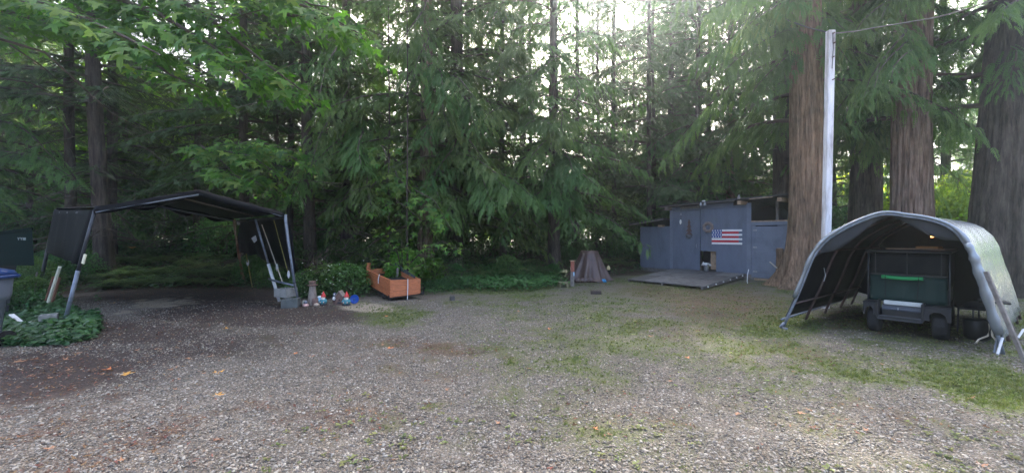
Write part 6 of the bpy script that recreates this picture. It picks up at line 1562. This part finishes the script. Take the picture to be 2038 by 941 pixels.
for par, a, b_, dr, sz in (
    (c_mid, (915, 330, 17.0), (1000, 410, 13.2), .25, .50), (c_mid, (930, 360, 16.5), (1030, 385, 13.4), .35, .50), (c_mid, (900, 390, 16.5), (900, 440, 13.4), .35, .45), (c_mid, (960, 340, 16.5), (1075, 400, 14.0), .3, .5),
    (c_mid, (905, 270, 17), (870, 370, 13.6), .25, .42), (c_mid, (905, 190, 17), (960, 260, 13.8), .3, .5), (c_mid, (905, 220, 17), (850, 280, 13.5), .35, .45),
    (c_l, (848, 0, 16), (800, 110, 13.2), .35, .45), (c_l, (848, 60, 16), (835, 160, 13.0), .45, .45), (c_l, (850, 130, 16), (900, 200, 13.2), .35, .48), (c_l, (848, 170, 16), (905, 255, 13.3), .2, .45),
    (c_s, (1000, 130, 18), (1045, 95, 14.6), .3, .5), (c_s, (1000, 220, 18), (975, 240, 14.5), .3, .5), (c_s, (1000, 250, 18), (1110, 250, 14.5), .3, .55), (c_s, (1000, 180, 18), (1060, 180, 14.5), .3, .5),
    (c_r, (1102, 220, 17.2), (1130, 270, 14.5), .35, .5), (c_r, (1102, 300, 17.2), (1160, 360, 14.2), .25, .5), (c_r, (1102, 260, 17.2), (1060, 330, 14.0), .3, .5), (c_r, (1102, 120, 17.2), (1060, 170, 14.4), .4, .5), (c_r, (1102, 360, 17.2), (1150, 400, 15.0), .2, .5), (c_r, (1102, 330, 17.2), (1100, 410, 14.6), .2, .5),
    (c_g, (690, 60, 18), (610, 60, 12.5), .35, .42), (c_g, (690, 60, 18), (665, 190, 11.8), .45, .38), (c_g, (690, 150, 18), (640, 330, 13), .35, .42), (c_g, (690, 250, 18), (600, 390, 13.2), .3, .42), (c_g, (690, 250, 18), (740, 330, 13.2), .3, .45), (c_g, (700, 300, 18), (760, 410, 13.2), .3, .42)):
    k += 1; cedar_bough(par, P(*a), P(*b_), dr, k, size=sz)
tA = tr('big reddish'); tB = tr('thick grey-brown'); tC = tr('leaning dark cedar'); tD = tr('deep shade just right')
for par, a, b_, dr, sz, hg in (
    (tA, (1600, -60, 13.4), (1585, 10, 11.6), .3, .4, 1.0), (tA, (1600, -80, 13.4), (1625, 20, 11.5), .3, .35, 1.0), (tA, (1590, 10, 13.6), (1490, 60, 11.8), .4, .45, 1.3), (tA, (1590, -20, 13.6), (1420, 20, 12.4), .4, .5, 1.3),
    (tA, (1590, 60, 13.8), (1450, 140, 12.4), .35, .5, 1.3), (tA, (1590, 90, 14), (1500, 190, 13), .3, .45, 1.3), (tA, (1590, 30, 14), (1390, 120, 13.5), .3, .5, 1.2), (tA, (1620, 40, 13.8), (1690, 60, 12), .4, .45, 1.3), (tA, (1620, 60, 13.8), (1700, 130, 12.4), .4, .45, 1.2),
    (tB, (1800, 90, 12.8), (1760, 170, 10.6), .5, .34, 1.3), (tB, (1800, 60, 12.8), (1735, 200, 10.8), .55, .34, 1.3), (tB, (1805, 110, 12.8), (1795, 150, 10.4), .4, .30, 1.2), (tB, (1800, 0, 13), (1720, 60, 11), .4, .45, 1.2), (tB, (1805, -30, 13), (1770, 40, 11), .4, .45, 1.2), (tB, (1825, -60, 13), (1820, 10, 11), .4, .4, 1.2),
    (tC, (2000, 20, 12), (2020, 30, 9.8), .3, .4, 1.0), (tC, (2000, 60, 12), (1930, 60, 12.5), .35, .45, 1.0), (tC, (2000, 90, 12), (2030, 170, 10.5), .3, .4, .9), (tD, (1722, 150, 16.5), (1700, 240, 13.5), .4, .45, 1.2), (tD, (1722, 180, 16.5), (1760, 290, 13.8), .4, .45, 1.2), (tD, (1722, 150, 16.5), (1670, 240, 14.5), .4, .45, 1.2)):
    k += 1; cedar_bough(par, P(*a), P(*b_), dr, k, size=sz, hang=hg)

# ------------------------------------------------------------------ bigleaf maples
def maple_leaf_mesh(name, seed, mat, curl=.12):
    r = np.random.default_rng(seed); pts = [(0, 0)]
    # five pointed lobes with side teeth, stalk at the origin, tip along +x
    lob = [(-2.25, .50), (-1.15, .82), (0, 1.05), (1.15, .82), (2.25, .50)]
    out = []
    for i, (a, L) in enumerate(lob):
        for da, f_ in ((-.30, .55), (-.20, .72), (-.11, .70), (0, 1.0), (.11, .70), (.20, .72), (.30, .55)):
            out.append((a + da * (1.0 if abs(a) < 2 else .9), L * f_))
        if i < 4: out.append(((a + lob[i + 1][0]) / 2, .30))
    vs = [np.array([.12, 0, 0])]; c = .30
    for a, L in out: vs.append(np.array([c + L * .55 * math.cos(a), L * .62 * math.sin(a), -curl * (L ** 2) * (.6 + .4 * math.cos(a * 2))]))
    vs = np.array(vs); n = len(out); fs = [(0, i, i + 1) for i in range(1, n)]
    vs[0] = [c, 0, .02]
    tt = np.full(len(vs), r.random()); tt[0] = max(0, tt[0] - .2)
    o = len(vs); vs = np.vstack([vs, [[0 - .35, .008, .0], [c - .1, .006, .0], [c - .1, -.006, 0]]]); fs.append((o, o + 1, o + 2)); tt = np.append(tt, [.9] * 3)
    return vs, np.array(fs), tt
ML = [maple_leaf_mesh('leaf', s_, 'maple', cu_) for s_, cu_ in ((1, .10), (2, .22), (3, .05), (4, .16))]
MLm = [npmesh('leaf', v_, f_, M['maple'], t_) for v_, f_, t_ in ML]
def maple(name_lab, base, paths, leaf, dens, seed, nobj=300, trunk_s=.6, spread=.42):
    """paths: limb polylines; leaves hang in flat tiers along them. The nearest nobj leaves are objects, the rest one part."""
    r = np.random.default_rng(seed); t = thing('maple_tree', name_lab, 'tree', base)
    b = np.array(base); link('trunk', TRK['slim'], t, scale=(trunk_s, trunk_s, .35))
    P_ = []; D_ = []; limbs = []; rr = []
    for pts in paths:
        pts = np.array([np.array(p_) for p_ in pts]); seg = np.linalg.norm(np.diff(pts, axis=0), axis=1); L = seg.sum(); n = int(L * dens)
        u = np.sort(r.random(n)) * L; cum = np.concatenate([[0], np.cumsum(seg)]); limbs.append(pts); rr.append(.012 + .006 * L)
        for q in u:
            i = min(len(seg) - 1, np.searchsorted(cum, q) - 1 if q > 0 else 0); i = max(0, i); f_ = (q - cum[i]) / seg[i]; p_ = pts[i] * (1 - f_) + pts[i + 1] * f_; d_ = (pts[i + 1] - pts[i]) / seg[i]
            sd_ = np.cross(d_, [0, 0, 1.0]); sd_ /= np.linalg.norm(sd_) + 1e-9; s_ = r.choice([-1, 1]) * r.random() ** .7 * spread
            off = sd_ * s_ + d_ * r.normal(0, .1) + np.array([0, 0, r.normal(0, .09) - .2 * abs(s_)])
            P_.append(p_ + off); D_.append(sd_ * np.sign(s_) * .8 + d_ * .7 + np.array([0, 0, -.35 - .3 * r.random()]) + r.normal(0, .25, 3))
            if r.random() < .25: limbs.append(np.stack([p_, p_ + off * .6 + [0, 0, .04], p_ + off])); rr.append(.005)
    P_ = np.array(P_); D_ = np.array(D_); n = len(P_); Z = np.tile([0, 0, 1.], (n, 1)) + r.normal(0, .35, (n, 3)) + [0, -.35, 0]; Mx = rotm(D_, Z); S = leaf * (.55 + .6 * r.random(n))
    order = np.argsort(P_[:, 1] - S * 8); near, rest = order[:nobj], order[nobj:]
    for i in near:
        o = bpy.data.objects.new('leaf', MLm[int(r.integers(4))]); COL.objects.link(o); o.parent = t
        o.matrix_basis = Matrix.Translation(Vector(P_[i] - b)) @ Matrix(Mx[i].tolist()).to_4x4() @ Matrix.Scale(S[i], 4)
    if len(rest):
        vs = []; fs = []; ts = []; o_ = 0
        for kk in range(4):
            ix = rest[kk::4]
            if len(ix) == 0: continue
            v, f, tt = place(ML[kk][0], ML[kk][1], Mx[ix], P_[ix] - b, S[ix], r.random(len(ix))); vs.append(v); fs.append(f + o_); ts.append(tt); o_ += len(v)
        o = link('foliage', npmesh('foliage', np.concatenate(vs), np.concatenate(fs), M['maple'], np.concatenate(ts)), t); o['kind'] = 'stuff'
    lv_, lf_ = limb_mesh([p_ - b for p_ in limbs], rr, 5); link('limbs', npmesh('limbs', lv_, lf_, M['twig']), t)['kind'] = 'stuff'
    return t
paths = [
 [P(-250, -60, 9.0), P(0, -30, 7.6), P(150, 30, 7.0), P(250, 75, 6.6), P(320, 110, 6.3)],
 [P(-200, -20, 9.0), P(0, 20, 8.0), P(110, 50, 7.5), P(240, 70, 7.2), P(300, 100, 7.0)],
 [P(-100, -90, 9.0), P(160, -30, 7.8), P(320, 30, 7.2), P(420, 90, 6.9), P(500, 160, 6.7)],
 [P(0, -120, 9.0), P(300, -40, 8.0), P(420, 40, 7.6), P(520, 120, 7.3), P(600, 180, 7.1)],
 [P(100, 20, 8.6), P(260, 90, 7.6), P(340, 150, 7.2), P(410, 180, 7.0)],
 [P(200, -140, 9.0), P(420, -60, 8.0), P(540, -10, 7.4), P(640, 25, 7.0), P(720, 70, 6.8)],
 [P(300, -100, 9.0), P(480, -20, 8.0), P(570, 30, 7.6), P(660, 40, 7.3), P(735, 85, 7.1)],
 [P(-150, 60, 10.0), P(40, 60, 9.0), P(180, 30, 8.4), P(330, 20, 8.0)],
 [P(50, -60, 8.6), P(200, 10, 8.0), P(360, 70, 7.8), P(470, 120, 7.6), P(560, 175, 7.4)],
 [P(-100, -40, 8), P(60, 10, 7), P(190, 40, 6.5)], [P(150, -60, 8), P(330, 0, 7.4), P(450, 40, 7.2), P(520, 20, 7)], [P(400, -60, 8), P(560, -20, 7.3), P(620, 10, 7.0), P(690, 20, 6.9)]]
mp_ = maple('near bigleaf maple whose broad leaves overhang the whole upper left of the yard', (-13.4, 10.2, 0), paths, .36, 42, 71, 300, 1.2, .55)
# long thin bare limbs crossing the left woods
ps = [[P(-60, 60, 9), P(90, 105, 9), P(150, 160, 9.5), P(220, 225, 10), P(300, 265, 10.5)], [P(-40, 150, 9), P(60, 165, 9.3), P(130, 200, 10), P(260, 250, 11)], [P(20, 90, 9), P(80, 130, 9), P(110, 155, 9.6), P(140, 160, 10)]]
lv_, lf_ = limb_mesh([np.array([np.array(q) - np.array(mp_.location) for q in p_]) for p_ in ps], [.035, .02, .02], 6); link('bare_limbs', npmesh('bare_limbs', lv_, lf_, M['twig']), mp_)['kind'] = 'stuff'
maple('vine maple with layered blue-green leaves above the right half of the black canopy', (-9.6, 16.8, tz(-9.6, 16.8)), [
 [P(480, 320, 16), P(520, 300, 13.6), P(570, 305, 13), P(600, 325, 12.6)], [P(450, 320, 16), P(440, 300, 13.6), P(500, 310, 13), P(550, 345, 12.4)], [P(440, 320, 16), P(400, 290, 13.8), P(430, 310, 13.2), P(480, 360, 12.6)],
 [P(470, 300, 16), P(470, 285, 13.6), P(520, 285, 13.0), P(590, 300, 12.6)], [P(460, 340, 16), P(440, 340, 13.6), P(470, 350, 13.0), P(520, 370, 12.6)], [P(480, 350, 15), P(500, 355, 13), P(530, 375, 12.6)]], .42, 34, 72, 260, .5, .6)
maple('young maple with broad leaves hanging between the canopy and the middle cedars', (-4.6, 15.4, tz(-4.6, 15.4)), [
 [P(780, 300, 15), P(760, 290, 13.8), P(775, 320, 13.4), P(770, 370, 13.2)], [P(780, 320, 15), P(790, 350, 13.6), P(830, 400, 13.2), P(870, 425, 12.9)], [P(790, 360, 15), P(830, 380, 13.5), P(865, 400, 13.2), P(900, 460, 13.0)], [P(780, 380, 15), P(790, 400, 13.6), P(830, 430, 13.2), P(850, 450, 12.9)], [P(780, 340, 15), P(740, 370, 14), P(730, 400, 13.8), P(760, 425, 13.6)]], .34, 26, 73, 180, .4, .5)
maple('young maple sprouting behind the planter with bright leaves', (-3.3, 13.0, tz(-3.3, 13.0)), [
 [P(800, 540, 13), P(790, 500, 12.5), P(765, 470, 12.2), P(770, 455, 12.0)], [P(800, 540, 13), P(800, 490, 12.5), P(800, 460, 12.2)], [P(800, 540, 13), P(840, 500, 12.6), P(880, 480, 12.4), P(920, 500, 12.2)], [P(800, 540, 13), P(770, 520, 12.3), P(745, 515, 12.0)], [P(805, 540, 13), P(830, 530, 12.3), P(850, 520, 12)]], .26, 30, 74, 150, .25, .35)

# ------------------------------------------------------------------ fallen leaves lying on the yard
FLM = {}
for key in ('yleaf', 'oleaf', 'bleaf'):
    v_, f_, t_ = ML[1]; vv = v_.copy(); vv[:, 2] = np.abs(vv[:, 2]) * .9 + .01; FLM[key] = npmesh('fallen_leaf', vv, f_, M[key])
for px, py, s, m_, rz_, lab in (
    (237, 745, .22, 'yleaf', .4, 'bright yellow-orange maple leaf lying on the dark gravel at lower left'), (212, 738, .20, 'oleaf', 2.1, 'dull orange leaf just left of the bright yellow-orange one'),
    (421, 744, .22, 'yleaf', 1.2, 'orange-yellow maple leaf on the gravel in front of the canopy opening'), (421, 787, .19, 'yleaf', .2, 'golden leaf lying below the orange-yellow one on open gravel'),
    (459, 654, .28, 'yleaf', 2.6, 'pale yellow maple leaf on the dark ground at the canopy mouth'), (768, 693, .17, 'oleaf', .5, 'reddish orange leaf on the gravel below the wooden planter'),
    (583, 702, .11, 'oleaf', 0, 'small orange leaf near the middle left of the gravel'), (612, 710, .16, 'bleaf', 1, 'flat brown-orange leaf right of the small orange one'),
    (222, 604, .26, 'yleaf', 2.0, 'dull yellow leaf on the earth under the black canopy'), (252, 492, .3, 'yleaf', 1.0, 'yellow leaf caught on the ferns behind the canopy'),
    (1088, 655, .15, 'oleaf', .3, 'tiny orange leaf in the middle of the yard'), (1366, 714, .13, 'oleaf', .8, 'reddish leaf on the mossy gravel in front of the ramp'),
    (1182, 855, .08, 'oleaf', .8, 'small yellow leaf among pale gravel at the bottom middle'), (1945, 925, .13, 'bleaf', .1, 'pale tan leaf near the bottom right corner'),
    (1288, 670, .15, 'bleaf', .1, 'pale curled leaf on the moss in the middle right'), (20, 722, .22, 'bleaf', .6, 'brown leaf by the foot of the wheelie bin'), (68, 717, .18, 'bleaf', 2.2, 'brown leaf just right of the one at the bin foot'),
    (150, 703, .14, 'bleaf', .2, 'small brown leaf at the front edge of the ivy'), (333, 737, .12, 'bleaf', 1.5, 'faint brown leaf between the bright yellow-orange leaf and the orange-yellow one'), (765, 630, .13, 'oleaf', .9, 'small orange leaf on the grass in front of the planter')):
    q = G(px, py)
    if py < 500: q = P(px, py, 12.5)
    zz = (tz(q.x, q.y) + .012) if py > 500 else q.z
    tag(link('fallen_leaf', FLM[m_], None, (q.x, q.y, zz), (.15, .2, rz_), s * .85), lab, 'leaf')
r = np.random.default_rng(77)
ix = 0
for i in range(70):
    px, py = r.uniform(0, 2000), 560 + 380 * r.random() ** 1.4
    if 850 < px < 1100 and py < 600: continue
    q = G(px, py); 
    if r.random() < .4: q = G(r.uniform(0, 420), r.uniform(690, 760))
    tag(link('fallen_leaf', FLM['bleaf'], None, (q.x, q.y, tz(q.x, q.y) + .012), (r.normal(0, .2), r.normal(0, .2), r.random() * 6.28), r.uniform(.05, .11)), 'small brown dead leaf scattered on the yard', 'leaf', 'small dead leaves on the yard')

# ------------------------------------------------------------------ haze volume added in place of lens veiling glare
hz = MB(); hz.box((0, 20, 14.0), (150, 190, 31.0)); ho = hz.obj('haze', bpy.data.materials.new('glare_haze')); ho['kind'] = 'stuff'; ho['label'] = 'pale haze added in the air for lens veiling glare'
hm = ho.data.materials[0]; hm.use_nodes = True; nt_ = hm.node_tree; nt_.nodes.clear(); ou = nt_.nodes.new("ShaderNodeOutputMaterial"); pv = nt_.nodes.new("ShaderNodeVolumePrincipled")
pv.inputs["Color"].default_value = (.80, .92, 1.0, 1); pv.inputs["Density"].default_value = 0.0034; pv.inputs["Anisotropy"].default_value = 0.88
nt_.links.new(pv.outputs[0], ou.inputs["Volume"])
